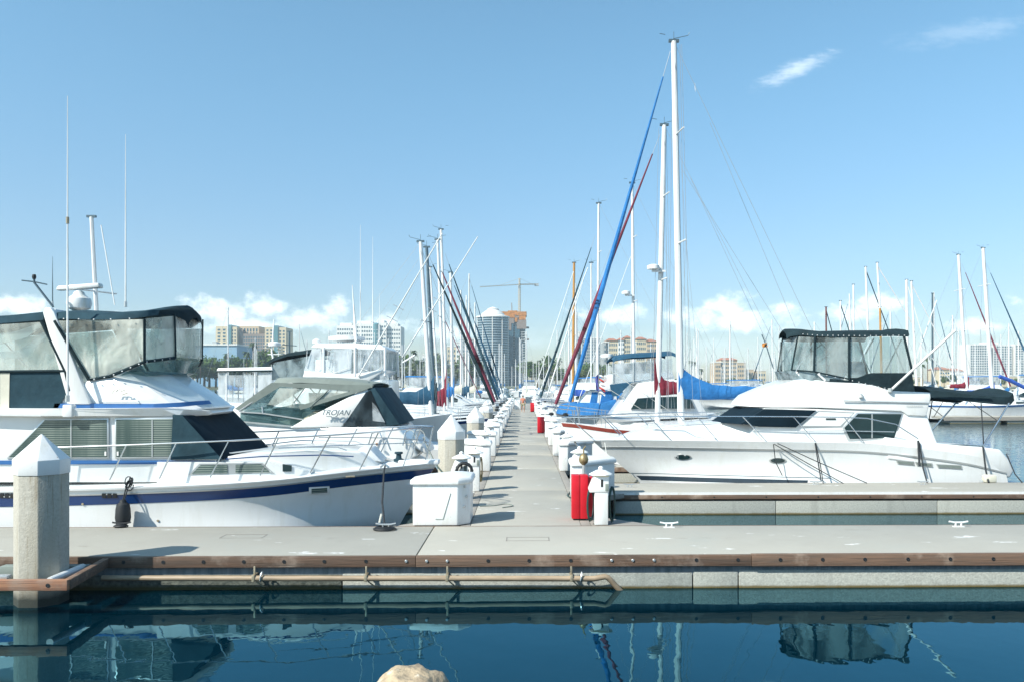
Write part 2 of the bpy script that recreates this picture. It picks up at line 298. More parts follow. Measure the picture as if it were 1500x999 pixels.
# ---------------------------------------------------------------- mesh helpers
def wloc(o):
    l = Vector((0, 0, 0))
    while o is not None: l = l+o.location; o = o.parent
    return l
def link(name, me, parent=None, m=None):
    o = bpy.data.objects.new(name, me); COL.objects.link(o)
    if parent is not None: o.parent = parent
    if m is not None: me.materials.append(m)
    return o
def tag(o, label=None, cat=None, group=None, kind=None):
    if label: o['label'] = label
    if cat: o['category'] = cat
    if group: o['group'] = group
    if kind: o['kind'] = kind
    return o
def thing(name, label, cat, loc, group=None):
    o = bpy.data.objects.new(name, None); COL.objects.link(o); o.location = loc; o.empty_display_size = .2
    return tag(o, label, cat, group)
class MB:
    """collects world-space geometry; build() links it as ONE mesh object under its parent"""
    def __init__(s): s.v = []; s.f = []; s.twin = None
    def add(s, vs, fs):
        k = len(s.v); s.v += [Vector(a) for a in vs]; s.f += [tuple(i+k for i in f) for f in fs]; return s
    def box(s, a, b):
        x0, y0, z0 = a; x1, y1, z1 = b
        return s.add([(x0, y0, z0), (x1, y0, z0), (x1, y1, z0), (x0, y1, z0), (x0, y0, z1), (x1, y0, z1), (x1, y1, z1), (x0, y1, z1)],
                     [(0, 3, 2, 1), (4, 5, 6, 7), (0, 1, 5, 4), (1, 2, 6, 5), (2, 3, 7, 6), (3, 0, 4, 7)])
    def tube(s, pts, r, n=8, r2=None, cap=True):
        pts = [Vector(p) for p in pts]; r2 = r if r2 is None else r2; rings = []; vs = []; fs = []
        prev = None
        for i, p in enumerate(pts):
            d = (pts[min(i+1, len(pts)-1)]-pts[max(i-1, 0)])
            d = d.normalized() if d.length > 1e-9 else Vector((0, 0, 1))
            if prev is None: a = d.orthogonal().normalized()
            else: a = (prev-d*prev.dot(d)); a = a.normalized() if a.length > 1e-6 else d.orthogonal().normalized()
            prev = a; b = d.cross(a); rr = r+(r2-r)*i/max(1, len(pts)-1)
            for k in range(n):
                t = 2*math.pi*k/n; vs.append(p+(a*math.cos(t)+b*math.sin(t))*rr)
        for i in range(len(pts)-1):
            for k in range(n):
                fs.append((i*n+k, i*n+(k+1) % n, (i+1)*n+(k+1) % n, (i+1)*n+k))
        if cap: fs.append(tuple(range(n-1, -1, -1))); fs.append(tuple((len(pts)-1)*n+k for k in range(n)))
        return s.add(vs, fs)
    def rings(s, rings, close=True, cap=True):
        n = len(rings[0]); vs = [p for r in rings for p in r]; fs = []
        for i in range(len(rings)-1):
            for k in range(n if close else n-1):
                fs.append((i*n+k, i*n+(k+1) % n, (i+1)*n+(k+1) % n, (i+1)*n+k))
        if cap: fs.append(tuple(range(n-1, -1, -1))); fs.append(tuple((len(rings)-1)*n+k for k in range(n)))
        return s.add(vs, fs)
    def prism(s, poly, z0, z1, top=None):
        """plan polygon (x,y) from z0 to z1"""
        top = top or poly
        return s.rings([[(x, y, z0) for x, y in poly], [(x, y, z1) for x, y in top]])
    def lathe(s, prof, c, n=16, rot=0):
        return s.rings([[(c[0]+r*math.cos(2*math.pi*(k+rot)/n), c[1]+r*math.sin(2*math.pi*(k+rot)/n), c[2]+z) for k in range(n)] for r, z in prof])
    def slab(s, pts, yc):
        """side outline (px,py,half beam) of a body symmetric about the plane Y=yc"""
        near = [P(a, b, yc-h) for a, b, h in pts]; far = [Vector((p.x, 2*yc-p.y, p.z)) for p in near]
        return s.rings([near, far])
    def panel(s, pts, yc, th=.02, both=False):
        """thin side panel (px,py,half beam) standing on the near side; both=True adds the far side"""
        near = [P(a, b, yc-h) for a, b, h in pts]
        back = [Vector((p.x, p.y+th, p.z)) for p in near]; s.rings([near, back])
        if both:
            f1 = [Vector((p.x, 2*yc-p.y, p.z)) for p in near]; f2 = [Vector((p.x, 2*yc-p.y-th, p.z)) for p in near]; s.twin = s.twin or MB(); s.twin.rings([f1, f2])
        return s
    def build(s, name, m, parent=None, bevel=0, smooth=35, segs=2):
        if s.twin: s.twin.build(name, m, parent, bevel, smooth, segs)
        o0 = wloc(parent); me = bpy.data.meshes.new(name)
        me.from_pydata([tuple(v-o0) for v in s.v], [], s.f); me.update()
        bm = bmesh.new(); bm.from_mesh(me)
        bmesh.ops.remove_doubles(bm, verts=bm.verts, dist=1e-5)
        bmesh.ops.recalc_face_normals(bm, faces=bm.faces)
        if bevel:
            es = [e for e in bm.edges if len(e.link_faces) == 2 and e.calc_face_angle(0) > R(22)]
            try: bmesh.ops.bevel(bm, geom=es, offset=bevel, segments=segs, affect='EDGES', profile=.5, clamp_overlap=True)
            except Exception: pass
        ng = [f for f in bm.faces if len(f.verts) > 4]
        if ng: bmesh.ops.triangulate(bm, faces=ng)
        bm.to_mesh(me); bm.free()
        if smooth:
            me.polygons.foreach_set('use_smooth', [True]*len(me.polygons)); me.set_sharp_from_angle(angle=R(smooth))
        return link(name, me, parent, M[m] if isinstance(m, str) else m)
def copy_tree(o, parent=None):
    c = o.copy(); COL.objects.link(c); c.parent = parent
    for ch in list(o.children): copy_tree(ch, c)
    return c
def cat(pts, n):
    """Catmull-Rom resample of control points to n points"""
    pts = [Vector(p) for p in pts]; k = len(pts)-1; out = []
    for i in range(n):
        t = i/(n-1)*k; j = min(int(t), k-1); u = t-j
        p0, p1, p2, p3 = pts[max(j-1, 0)], pts[j], pts[j+1], pts[min(j+2, k)]
        out.append(.5*((2*p1)+(-p0+p2)*u+(2*p0-5*p1+4*p2-p3)*u*u+(-p0+3*p1-3*p2+p3)*u**3))
    return out
class Hull:
    """curves: keel, chine, sheer as (x, half beam, z) control points from stern to bow"""
    def __init__(s, keel, chine, sheer, yc, n=26, flare=.16):
        s.k, s.c, s.s = (cat(a, n) for a in (keel, chine, sheer)); s.yc = yc; s.n = n; s.fl = flare
        for L in (s.k, s.c, s.s):
            for p in L: p.y = max(p.y, 0)
    def pt(s, i, v):
        t = i/(s.n-1); p = s.c[i].lerp(s.s[i], v); p.y *= 1-s.fl*math.sin(v*math.pi)*t**1.5; return p
    def beam(s, x, z):
        n = s.n; best = min(range(n-1), key=lambda i: abs((s.pt(i, .5).x+s.pt(i+1, .5).x)/2-x)); out = []
        for i in (best, best+1):
            hh = s.s[i].z-s.c[i].z; p = s.pt(i, max(0, min(1, (z-s.c[i].z)/max(hh, .05)))); out.append(p)
        a, b = out; t = 0 if abs(b.x-a.x) < 1e-6 else max(-.5, min(1.5, (x-a.x)/(b.x-a.x))); return a.y+(b.y-a.y)*t
    def on(s, px, py, off=.01):
        hb = 1.5
        for _ in range(12): q = P(px, py, s.yc-hb); hb = .5*hb+.5*s.beam(q.x, q.z)
        q = P(px, py, s.yc-hb); return Vector((q.x, q.y-off, q.z))
    def plate(s, pts, off=.012, th=.04):
        a = [s.on(x, y, off) for x, y in pts]; return MB().rings([a, [p+Vector((0, th, 0)) for p in a]])
    def row(s, i, lv=6):
        r = [s.k[i].copy(), s.k[i].lerp(s.c[i], .55)]; r[0].y = 0
        r += [s.pt(i, j/lv) for j in range(lv+1)]; return r
    def hull(s, name, m, parent, parts=True):
        mb = MB(); rings = []
        for i in range(s.n):
            r = s.row(i); rings.append([(p.x, s.yc-p.y, p.z) for p in reversed(r)]+[(p.x, s.yc+p.y, p.z) for p in r[1:]])
        mb.rings(rings, close=False, cap=False)
        n = len(rings[0]); mb.f.append(tuple(range(n)))      # transom
        return mb.build(name, m, parent, smooth=28)
    def deck(s, name, m, parent, camber=.06, inset=.02, drop=0.0):
        mb = MB(); rings = []
        for p in s.s:
            w = max(p.y-inset, .01)
            rings.append([(p.x, s.yc+w*t, p.z-drop+camber*(1-t*t)*min(1, w)) for t in (-1, -.6, -.2, .2, .6, 1)])
        rings2 = [[(a, b, c-.03) for a, b, c in r] for r in rings]
        mb.rings(rings, close=False, cap=False); mb.rings(rings2, close=False, cap=False)
        return mb.build(name, m, parent, smooth=40)
    def band(s, name, m, parent, d0, d1, off=.012, i0=0, i1=None, ends=True):
        """a strip round the topsides, d0..d1 metres under the sheer, both sides"""
        mb = MB(); i1 = s.n-1 if i1 is None else i1
        for sg in (-1, 1):
            rings = []
            for i in range(i0, i1+1):
                h = max(s.s[i].z-s.c[i].z, .05)
                row = []
                for d in (d0, (d0+d1)/2, d1):
                    p = s.pt(i, max(0, min(1, 1-d/h))); o = off if i < s.n-1 else off
                    row.append((p.x+(.004 if i == s.n-1 else 0), s.yc+sg*(p.y+o), p.z))
                rings.append(row+[(a, s.yc+(b-s.yc)-sg*.03, c) for a, b, c in reversed(row)])
            mb.rings(rings, close=True, cap=True)
        return mb.build(name, m, parent, smooth=30)
def canopy(pts, yc, camber=.18, val=.10, th=.015):
    """canvas roof: (px,py,half beam) of the near valance foot along the boat"""
    mb = MB(); rings = []
    T = (-1, -.96, -.8, -.45, 0, .45, .8, .96, 1)
    for i, (a, b, h) in enumerate(pts):
        p = P(a, b, yc-h); up = []
        sag = .012*math.sin(i*2.3)
        for t in T:
            z = p.z if abs(t) == 1 else p.z+val+camber*(1-abs(t)**2.2)+sag
            up.append((p.x, yc+h*t*(1 if abs(t) == 1 else .995), z))
        lo = [(x, yc+(y-yc)*(1 if abs(t) == 1 else 1)+(th if t < 0 else -th if t > 0 else 0), z-(0 if abs(t) == 1 else th)) for (x, y, z), t in zip(up, T)]
        rings.append(up+list(reversed(lo)))
    return mb.rings(rings, close=True, cap=True)
def line(px_pts, yc, r, n=6, **k):
    return MB().tube([P(a, b, yc-h) for a, b, h in px_pts], r, n, **k)

WATER, DECK = 0.0, 0.52
# ---------------------------------------------------------------- setting: water, shore, bank
def sheet(name, x0, x1, y0, y1, z, m, parent=None):
    return MB().add([(x0, y0, z), (x1, y0, z), (x1, y1, z), (x0, y1, z)], [(0, 1, 2, 3)]).build(name, m, parent, smooth=0)
tag(sheet('water', -2500, 2500, -60, 5000, 0, 'water'), kind='structure')
mb = MB(); N = 60
for j in range(14):
    for i in range(N+1):
        d = j/13*6.3
        mb.v.append(Vector((-30+i, d-.0, 1.50-.29*d+(-.35 if j == 13 else 0)-.02*d*d+.12*noise.noise(Vector((i*.9, d*1.3, 0))))))
for j in range(13):
    for i in range(N): a = j*(N+1)+i; mb.f.append((a, a+1, a+N+2, a+N+1))
tag(mb.build('shore_bank', 'bank', smooth=30), kind='structure')
mb = MB().box((-2500, 470, -1), (2500, 5000, 1.0)); tag(mb.build('shore_ground', 'land'), kind='structure')
# boulder at the bottom edge
bm = bmesh.new(); bmesh.ops.create_icosphere(bm, subdivisions=5, radius=1)
c = P(605, 1090, 6.0)
for v in bm.verts:
    p = v.co.copy(); q = p*1.0
    q *= 1+.16*noise.noise(p*1.3+Vector((3, 1, 2)))+.07*noise.noise(p*3.1)+.025*noise.noise(p*9)
    v.co = Vector((q.x*.33, q.y*.36, min(q.z, .93+.1*noise.noise(p*2))*.40))
me = bpy.data.meshes.new('boulder'); bm.to_mesh(me); bm.free(); me.polygons.foreach_set('use_smooth', [True]*len(me.polygons))
o = link('boulder', me, None, M['boulder']); o.location = c+Vector((0, 0, .19))
tag(o, 'rounded tan sandstone boulder poking up at the bottom edge in front of the water', 'rock')

# ---------------------------------------------------------------- docks
def bolt(p, parent, bright=False, r=.022):
    mb = MB(); n = 10
    ring = lambda rr, y: [(p[0]+rr*math.cos(2*math.pi*k/n), y, p[2]+rr*math.sin(2*math.pi*k/n)) for k in range(n)]
    if bright: mb.rings([ring(r, p[1]), ring(r, p[1]-.012), ring(r*.8, p[1]-.016)])
    else: mb.rings([ring(r*1.25, p[1]), ring(r*1.25, p[1]-.006), ring(r*.75, p[1]-.007), ring(r*.55, p[1]+.0), ring(r*.2, p[1]-.004)])
    o = mb.build('bolt', 'frame' if bright else 'black', parent); return o
YF, YB = 12.50, 15.0
front = thing('floating_dock', 'wide pale concrete dock with brown timber edge crossing in front of the boats', 'dock', (0, 13.7, 0))
for i, (x0, x1) in enumerate(((-34, -14.02), (-14, -1.62), (-1.60, 15.0), (15.02, 34))):
    MB().box((x0, YF+.01, DECK-.14), (x1, YB-.01, DECK)).build('deck_slab', 'deck', front, bevel=.008)
MB().box((-34, YF-.075, DECK-.168), (-1.62, YF, DECK-.006)).build('waler', 'waler', front, bevel=.006)
MB().box((-1.612, YF-.082, DECK-.168), (3.49, YF, DECK-.004)).build('waler', 'waler', front, bevel=.006)
MB().box((3.495, YF-.092, DECK-.172), (34, YF, DECK+.008)).build('waler', 'waler', front, bevel=.006)
MB().box((-34, YB, DECK-.16), (34, YB+.06, DECK-.004)).build('waler', 'waler', front, bevel=.006)
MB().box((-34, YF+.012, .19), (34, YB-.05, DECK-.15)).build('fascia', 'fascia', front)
for x0, x1, z1 in ((-34, -20.05, .2), (-20, -7.2, .19), (-7.15, -2.75, .19), (-2.73, 2.6, .2), (2.62, 3.3, .22), (3.32, 15.9, .235), (15.95, 34, .22)):
    MB().box((x0, YF-.005, -.55), (x1, YB+.02, z1+.035)).build('concrete_float', 'floatdark' if x1 < -2.5 else 'float', front, bevel=.012)
for k, px in enumerate((181, 239, 298, 357, 416, 475, 536, 595, 625, 655, 715, 775, 836, 896, 927, 958, 1020, 1081, 1143, 1205, 1267, 1330, 1392, 1455)):
    b3 = px in (595, 625, 655, 896, 927, 958); bolt(P(px, 823-(px-180)*.004, YF-(.094 if px > 1100 else .083 if px > 610 else .076)), front, b3)
for px, py, w in ((357, 785, 56), (773, 789, 56)):      # access covers let into the concrete
    q = P(px, py, 1); t = -(CAM.z-DECK)/(q.z-CAM.z); x, y = q.x*t, t
    mb = MB(); ww, dd = .36, .16
    for a, b_ in (((x-ww, y-dd), (x+ww, y-dd+.014)), ((x-ww, y+dd-.014), (x+ww, y+dd)), ((x-ww, y-dd), (x-ww+.014, y+dd)), ((x+ww-.014, y-dd), (x+ww, y+dd))):
        mb.box((a[0], a[1], DECK+.001), (b_[0], b_[1], DECK+.004))
    mb.build('access_cover', 'plank', front)
# pipe under the dock edge
pipe = thing('water_pipe', 'long tan pipe clamped under the front dock edge, bending down into the water', 'pipe', (-2, 12.3, 0))
yp = YF-.15
pp = [P(150, 846, yp), P(400, 846.5, yp), P(700, 846.5, yp), P(870, 847, yp)]
e = P(886, 845, yp); pp += [e+Vector((0, 0, .01)), e+Vector((.05, .01, -.01)), e+Vector((.09, .02, -.05)), e+Vector((.24, .06, -.22)), e+Vector((.4, .1, -.4))]
MB().tube(pp, .042, 14).build('tube', 'pipe', pipe)
for px in (372, 536, 655, 837):
    q = P(px, 846, yp); mb = MB()
    mb.box((q.x-.022, yp-.048, q.z-.05), (q.x+.022, yp+.048, q.z+.052)); mb.box((q.x-.014, yp+.02, q.z+.04), (q.x+.014, yp+.04, q.z+.17)); mb.box((q.x-.02, yp, q.z+.02), (q.x+.02, YF+.02, q.z+.05))
    mb.tube([(q.x+.03, yp, q.z-.05), (q.x+.12, yp+.06, q.z-.14), (q.x+.16, YF, q.z-.16)], .012, 5)
    mb.build('clamp', 'bronze', pipe, bevel=.004)
for px in (383, 851):
    q = P(px, 846, yp)
    MB().tube([(q.x, yp, q.z-.03)]+[(q.x+.012*math.sin(a), yp-.055*math.cos(a), q.z+.02+.07*math.sin(a)) for a in [k*.7-1.5 for k in range(8)]], .012, 6).build('strap_ring', 'frame', pipe)
# pile in front, held by a timber bracket
def pile(label, x, y, apex, R_=.41, sh=None, group='octagonal concrete piles with white caps'):
    t = thing('concrete_piling', label, 'pile', (x, y, 0), group)
    sh = sh or apex-.52
    oc = lambda r, z: [(x+r*math.cos(math.pi/8+k*math.pi/4), y+r*math.sin(math.pi/8+k*math.pi/4), z) for k in range(8)]
    MB().rings([oc(R_, -2.2), oc(R_, sh-.02)]).build('shaft', 'pile', t, bevel=.012)
    MB().rings([oc(R_+.012, sh-.03-.0), oc(R_+.016, sh+.20-.02), oc(.012, apex)]).build('cap', 'whiteplastic', t, bevel=.01)
    return t
pc = P(61, 760, 11.85)
pile('near concrete pile with white pointed cap at left, held by a timber bracket', pc.x, 11.85, 2.40, .35, 1.87)
br = thing('pile_bracket', 'timber frame bolted to the dock edge around the nearest pile', 'bracket', (pc.x, 11.6, 0.3))
def beam(a, b, w, z0, z1, nm, mt, par):
    a, b = Vector(a), Vector(b); d = (b-a).normalized(); nrm = Vector((-d.y, d.x))*w/2
    return MB().prism([tuple(a-nrm), tuple(b-nrm), tuple(b+nrm), tuple(a+nrm)], z0, z1).build(nm, mt, par, bevel=.006)
qy = 11.0; x1 = P(98, 850, qy).x
beam((-11.5, qy+.045), (x1, qy+.045), .09, DECK-.15, DECK-.01, 'front_beam', 'newwood', br)
x2 = P(163, 815, YF).x
beam((x1-.03, qy+.06), (x2-.03, YF-.11), .09, DECK-.15, DECK-.012, 'side_beam', 'waler', br)
beam((pc.x-.9, qy+.1), (pc.x-2.0, YF-.11), .09, DECK-.15, DECK-.012, 'side_beam', 'plank', br)
MB().box((pc.x-.8, YF-.34, DECK-.22), (x2-.2, YF-.18, DECK-.08)).build('roller_beam', 'greycanvas', br, bevel=.01)
MB().tube([(pc.x+.40, qy+.35, DECK-.1), (pc.x+.40, YF-.3, DECK-.1)], .05, 10).build('roller', 'whiteplastic', br)
MB().box((pc.x-.30, qy+.09, DECK-.02), (pc.x-.02, qy+.20, DECK+.03)).build('plate', 'frame', br, bevel=.004)
for px in (70,): bolt(P(px, 857, qy-.001), br)

# main walkway and fingers
XL, XR = -.95, 1.08
walk = thing('main_walkway', 'long pale concrete walkway running away down the middle between the moored boats', 'dock', (0, 60, 0))
y = YB+.07
while y < 108:
    MB().box((XL, y, DECK-.14), (XR, y+4.98, DECK-.002)).build('deck_slab', 'deck', walk, bevel=.006); y += 5.0
MB().box((XL-.19, YB+.07, DECK-.16), (XL-.01, 108, DECK-.006)).build('edge_board', 'plank', walk, bevel=.006)
MB().box((XR+.01, YB+.07, DECK-.16), (XR+.19, 108, DECK-.006)).build('edge_board', 'plank', walk, bevel=.006)
for k in range(19): MB().box((XL-.12, YB+.3+5*k, -.5), (XR+.12, YB+4.9+5*k, DECK-.18)).build('concrete_float', 'float', walk, bevel=.01)
FING = [(19.5, 21.5)]+[(25.6+5.1*k, 26.5+5.1*k) for k in range(16)]
fn = 0
for sd, side in ((1, 'right'), (-1, 'left')):
    for k, (a, b_) in enumerate(FING):
        if sd < 0 and k == 0: a, b_ = 19.7, 21.3
        L = 16 if k == 0 else 11.5 if sd > 0 else 12.5
        xe = XR+.2 if sd > 0 else XL-.2
        lab = ('wide concrete finger dock with timber edge beside the white motor yacht on the right' if k == 0 and sd > 0 else
               'concrete finger dock hidden between the two large motor boats on the left' if k == 0 else
               'narrow concrete finger dock branching off the walkway between moored boats on the %s' % side)
        t = thing('finger_dock', lab, 'dock', (xe, a, 0), 'finger docks on the %s side' % side if k else None)
        x0, x1_ = sorted((xe, xe+sd*L))
        MB().box((x0, a+.06, DECK-.12), (x1_, b_-.06, DECK-.001)).build('deck_slab', 'deck', t, bevel=.006)
        if k == 0: MB().box((x0, a+.035, DECK-.05), (x1_, a+.058, DECK+.006)).build('edge_strip', 'whiteplastic', t)
        MB().box((x0, a, DECK-.15), (x1_, a+.05, DECK-.052 if k == 0 else DECK-.006)).build('waler', 'waler', t, bevel=.005)
        MB().box((x0, b_-.05, DECK-.15), (x1_, b_, DECK-.006)).build('waler', 'waler', t, bevel=.005)
        for q in range(int(L//3.9)):
            xa = xe+sd*(.9+q*3.9); xb = xa+sd*3.885; xa, xb = sorted((xa, xb))
            MB().box((xa, a+.03, -.5), (xb, b_-.03, DECK-.2)).build('concrete_float', 'float', t, bevel=.012)
        # gusset planks in the corners
        for yy_, s2 in ((a, -1), (b_, 1)):
            c0 = (xe-sd*.0, yy_); pl = [(xe, yy_), (xe+sd*1.15, yy_), (xe, yy_+s2*1.15)]
            MB().prism(pl, DECK-.12, DECK-.008).build('gusset', 'plank', t, bevel=.004)
        if k == 0:
            for q in range(12): bolt((x0+.8+q*1.25, a-.001, DECK-.1), t, False, .014)
for sd, xe in ((1, XR+.2), (-1, XL-.2)):
    MB().prism([(xe, YB+.065), (xe+sd*1.25, YB+.065), (xe, YB+1.3)], DECK-.12, DECK-.008).build('gusset', 'plank', walk, bevel=.004)

# ---------------------------------------------------------------- dock furniture
def corner_box(label, x, y, sx, sy, group='white corner dock boxes'):
    """corner of the box at (x,y), legs running along sx*X and sy*Y; long face across the corner"""
    t = thing('dock_box', label, 'dock box', (x, y, DECK), group)
    def pl(e): return [(x+sx*(.22-e*.4), y-sy*e), (x+sx*(1.04+e), y-sy*e), (x+sx*(1.04+e), y+sy*(.24+e*.4)), (x+sx*(.24+e*.4), y+sy*(1.04+e)), (x-sx*e, y+sy*(1.04+e)), (x-sx*e, y+sy*(.22-e*.4))]
    MB().prism(pl(0), DECK+.005, DECK+.78).build('body', 'whiteplastic', t, bevel=.02)
    q = pl(.045); c_ = (x+sx*.42, y+sy*.42)
    MB().rings([[(a, b, DECK+.76) for a, b in q], [(a, b, DECK+.83) for a, b in q], [(c_[0]+(a-c_[0])*.93, c_[1]+(b-c_[1])*.93, DECK+.875) for a, b in q], [(c_[0]+(a-c_[0])*.5, c_[1]+(b-c_[1])*.5, DECK+.925) for a, b in q]]).build('lid', 'whiteplastic', t, bevel=.015)
    return t
def pedestal(label, x, y, flip=1, group='white power pedestals'):
    t = thing('power_pedestal', label, 'pedestal', (x, y, DECK), group)
    MB().box((x-.125, y-.12, DECK), (x+.125, y+.12, DECK+.80)).build('post', 'whiteplastic', t, bevel=.012)
    sq = lambda a, b, z, o=0: [(x-a, y-b, z), (x+b+o, y-b, z), (x+b+o, y+b, z), (x-a, y+b, z)]
    mb = MB().rings([sq(.22, .135, DECK+.60), sq(.23, .14, DECK+.66), sq(.13, .135, DECK+.90)])
    mb.build('hood', 'whiteplastic', t, bevel=.012)
    MB().rings([[(x+.20*math.cos(a), y+.20*math.sin(a), DECK+z) for a in [math.pi/4+k*math.pi/2 for k in range(4)]] for z in (.89, .92)]).build('lens_ring', 'creamcap', t, bevel=.005)
    f = lambda r, z: [(x+r*math.cos(2*math.pi*k/10), y+r*math.sin(2*math.pi*k/10), DECK+z) for k in range(10)]
    MB().rings([f(.225, .915), f(.22, .935), f(.09, 1.0), f(.045, 1.01), f(.05, 1.05), f(.02, 1.075)]).build('cap', 'whiteplastic', t, bevel=.006)
    MB().box((x-.012, y-.14, DECK+.70), (x+.03, y-.134, DECK+.84)).build('socket', 'black', t)
    MB().box((x+.07, y-.155, DECK+.63), (x+.13, y-.13, DECK+.76)).build('outlet_cover', 'greycanvas', t, bevel=.004)
    return t
def coil(label, x, y, z, rx, rz, n, m, group=None, th=.016, rot=0.0):
    mb = MB(); pts = []
    for k in range(n*14):
        a = k/14*2*math.pi; f = 1+.07*math.sin(k*1.7+n)
        dx = rx*f*math.cos(a); pts.append((x+dx*math.cos(rot), y+dx*math.sin(rot)-.03*math.sin(a*.13+k*.02)+.004*(k/14), z+rz*f*math.sin(a)*(1 if math.sin(a) < 0 else .9)))
    mb.tube(pts, th, 6)
    return tag(mb.build('coiled_hose', m, None), label, 'hose', group)
corner_box('large white dock box at the near left corner of the walkway', XL-.02, YB+.05, -1, 1)
BX = [o for o in COL.objects if o.name.startswith('dock_box')][0]
q0 = P(660, 722, YB+.045); q1 = P(649, 760, YB+.045); q2 = P(638, 760, YB+.045)
MB().tube([q0, q1, q2], .006, 5).build('trim_line', 'greycanvas', BX)
for dx_, zz in ((.03, .70), (.06, .52), (.02, .34)): MB().tube([(XL-.1+dx_-.06, YB+.20+dx_-.05, DECK+zz), (XL-.1+dx_-.03, YB+.17+dx_-.05, DECK+zz)], .022, 8).build('latch', 'frame', BX)
pedestal('white pedestal nearest the camera on the right, green hose coiled on it', 1.46, 15.22)
coil('dark green hose looped on the left side of the nearest right pedestal', 1.27, 15.22, DECK+.37, .11, .30, 5, 'hose', 'green hoses on the nearest right pedestal', .015, .9)
coil('dark green hose hanging on the right side of the nearest right pedestal', 1.68, 15.30, DECK+.37, .09, .33, 5, 'hose', 'green hoses on the nearest right pedestal', .016, .9)
def red_box(label, x, y, w=.31):
    t = thing('fire_extinguisher_box', label, 'extinguisher box', (x, y, DECK), 'red extinguisher boxes along the right edge')
    MB().box((x-w/2, y-.14, DECK+.03), (x-.005, y+.14, DECK+.86)).build('cabinet', 'red', t, bevel=.008)
    MB().box((x+.005, y-.14, DECK+.03), (x+w/2, y+.14, DECK+.86)).build('cabinet', 'red', t, bevel=.008)
    MB().box((x-.006, y-.13, DECK+.04), (x+.006, y+.13, DECK+.85)).build('seam', 'darkred', t)
    MB().box((x+w/2-.02, y-.05, DECK+.05), (x+w/2+.10, y+.16, DECK+.82)).build('side_case', 'red', t, bevel=.012)
    MB().box((x-w/2+.03, y-.10, DECK-.002), (x+w/2-.03, y+.10, DECK+.04)).build('foot', 'black', t)
red_box('tall bright red extinguisher box at the near right corner of the walkway', 1.10, 15.75)
red_box('middle red extinguisher box of the three down the right side of the walkway', .98, 43.5, .36)
red_box('farthest small red extinguisher box down the right side of the walkway', .93, 76.5, .36)
pedestal('white pedestal just behind the nearest red extinguisher box', 1.40, 20.1)
# valve stand behind the red box
vs = thing('valve_stand', 'weathered brass ball valve on a pipe behind the nearest red box', 'valve', (1.22, 16.3, DECK))
MB().tube([(1.22, 16.3, DECK), (1.22, 16.3, DECK+1.0)], .03, 8).build('riser', 'frame', vs)
MB().lathe([(.02, -.12), (.085, -.06), (.10, 0), (.08, .07), (.02, .12)], (1.22, 16.3, DECK+1.10), 14).build('valve_body', 'brass', vs)
MB().tube([(1.22, 16.3, DECK+1.2), (1.22, 16.3, DECK+1.32), (1.26, 16.3, DECK+1.36)], .015, 6).build('valve_stem', 'brass', vs)
corner_box('shaded corner dock box behind the nearest red extinguisher box', XR+.04, 19.40, 1, -1)
names = ['second', 'third', 'fourth', 'fifth', 'sixth']
proto_b = corner_box('second shaded corner dock box up the right side of the walkway', XR+.04, 25.5, 1, -1)
proto_p = pedestal('third pedestal up the right side, between two dock boxes', 1.40, 26.05)
proto_bl = corner_box('white dock box left of the walkway, just past the first pile', XL-.02, 25.5, -1, -1)
for k in range(1, 15):
    for pr, lab in ((proto_b, 'dock box up the right side of the walkway'), (proto_p, 'lamp pedestal up the right side of the walkway'), (proto_bl, 'dock box up the left side of the walkway')):
        c = copy_tree(pr); c.location.y += 5.1*k; c.scale.z = (1, .94, 1.05, .97, 1.08, .92)[(k*5+len(lab)) % 6]
        if k <= 2: c['label'] = names[k+1]+' white '+lab
        else: c['label'] = 'small far white '+lab; c['group'] = 'far '+lab.split(' up ')[0]+'s '+('left' if 'left' in lab else 'right')
pl0 = pedestal('white pedestal with cream cap rising behind the near left dock box', -1.38, 18.6)
pedestal('second white pedestal behind the near left dock box, closer to the walkway', -1.17, 20.0)
for k in range(0, 14):
    c = copy_tree(pl0); c.location.x = -1.25; c.location.y = 27.2+5.1*k
    c['label'] = 'lamp pedestal just past the first pile on the left walkway edge' if k == 0 else 'small far white pedestal along the left edge of the walkway'
    if k: c['group'] = 'far pedestals left'
coil('black hose coiled on the pedestal behind the near left dock box', -1.30, 18.35, DECK+.66, .17, .19, 8, 'black', None, .03)
coil('tan hose coiled on the side of the second left pedestal', -1.02, 20.2, DECK+.52, .07, .30, 4, 'brass', None, .018, 1.2)
for k, (yy_, ap) in enumerate(((21.95, 2.30), (33.3, 2.20), (43.3, 2.25), (54.0, 2.25), (64.6, 2.25), (75.2, 2.25), (85.8, 2.2))):
    pile(('white capped pile standing behind the bow and near dock box on the left', 'second white capped pile up the left side of the walkway', 'third white capped pile up the left side of the walkway', 'fourth white capped pile up the left side of the walkway')[k] if k < 4
         else 'far white capped pile at the end of the left row', -1.90, yy_, ap, .37, ap-.62, 'octagonal concrete piles with white caps' if k < 4 else 'far white capped piles')
def cleat(label, x, y, m='gel2', z=DECK, s=1.0, rot=0):
    t = thing('mooring_cleat', label, 'cleat', (x, y, z), None)
    c_, s_ = math.cos(rot), math.sin(rot)
    mb = MB().tube([(x-.15*s*c_, y-.15*s*s_, z+.085*s), (x-.07*s*c_, y-.07*s*s_, z+.07*s), (x+.07*s*c_, y+.07*s*s_, z+.07*s), (x+.15*s*c_, y+.15*s*s_, z+.085*s)], .014*s, 7); mb.build('horn', m, t)
    for d in (-.045, .045): MB().tube([(x+d*s*c_, y+d*s*s_, z), (x+d*s*c_, y+d*s*s_, z+.07*s)], .014*s, 7).build('leg', m, t)
    MB().box((x-.09*s, y-.03*s, z-.001), (x+.09*s, y+.03*s, z+.010)).build('base', m, t)
    return t
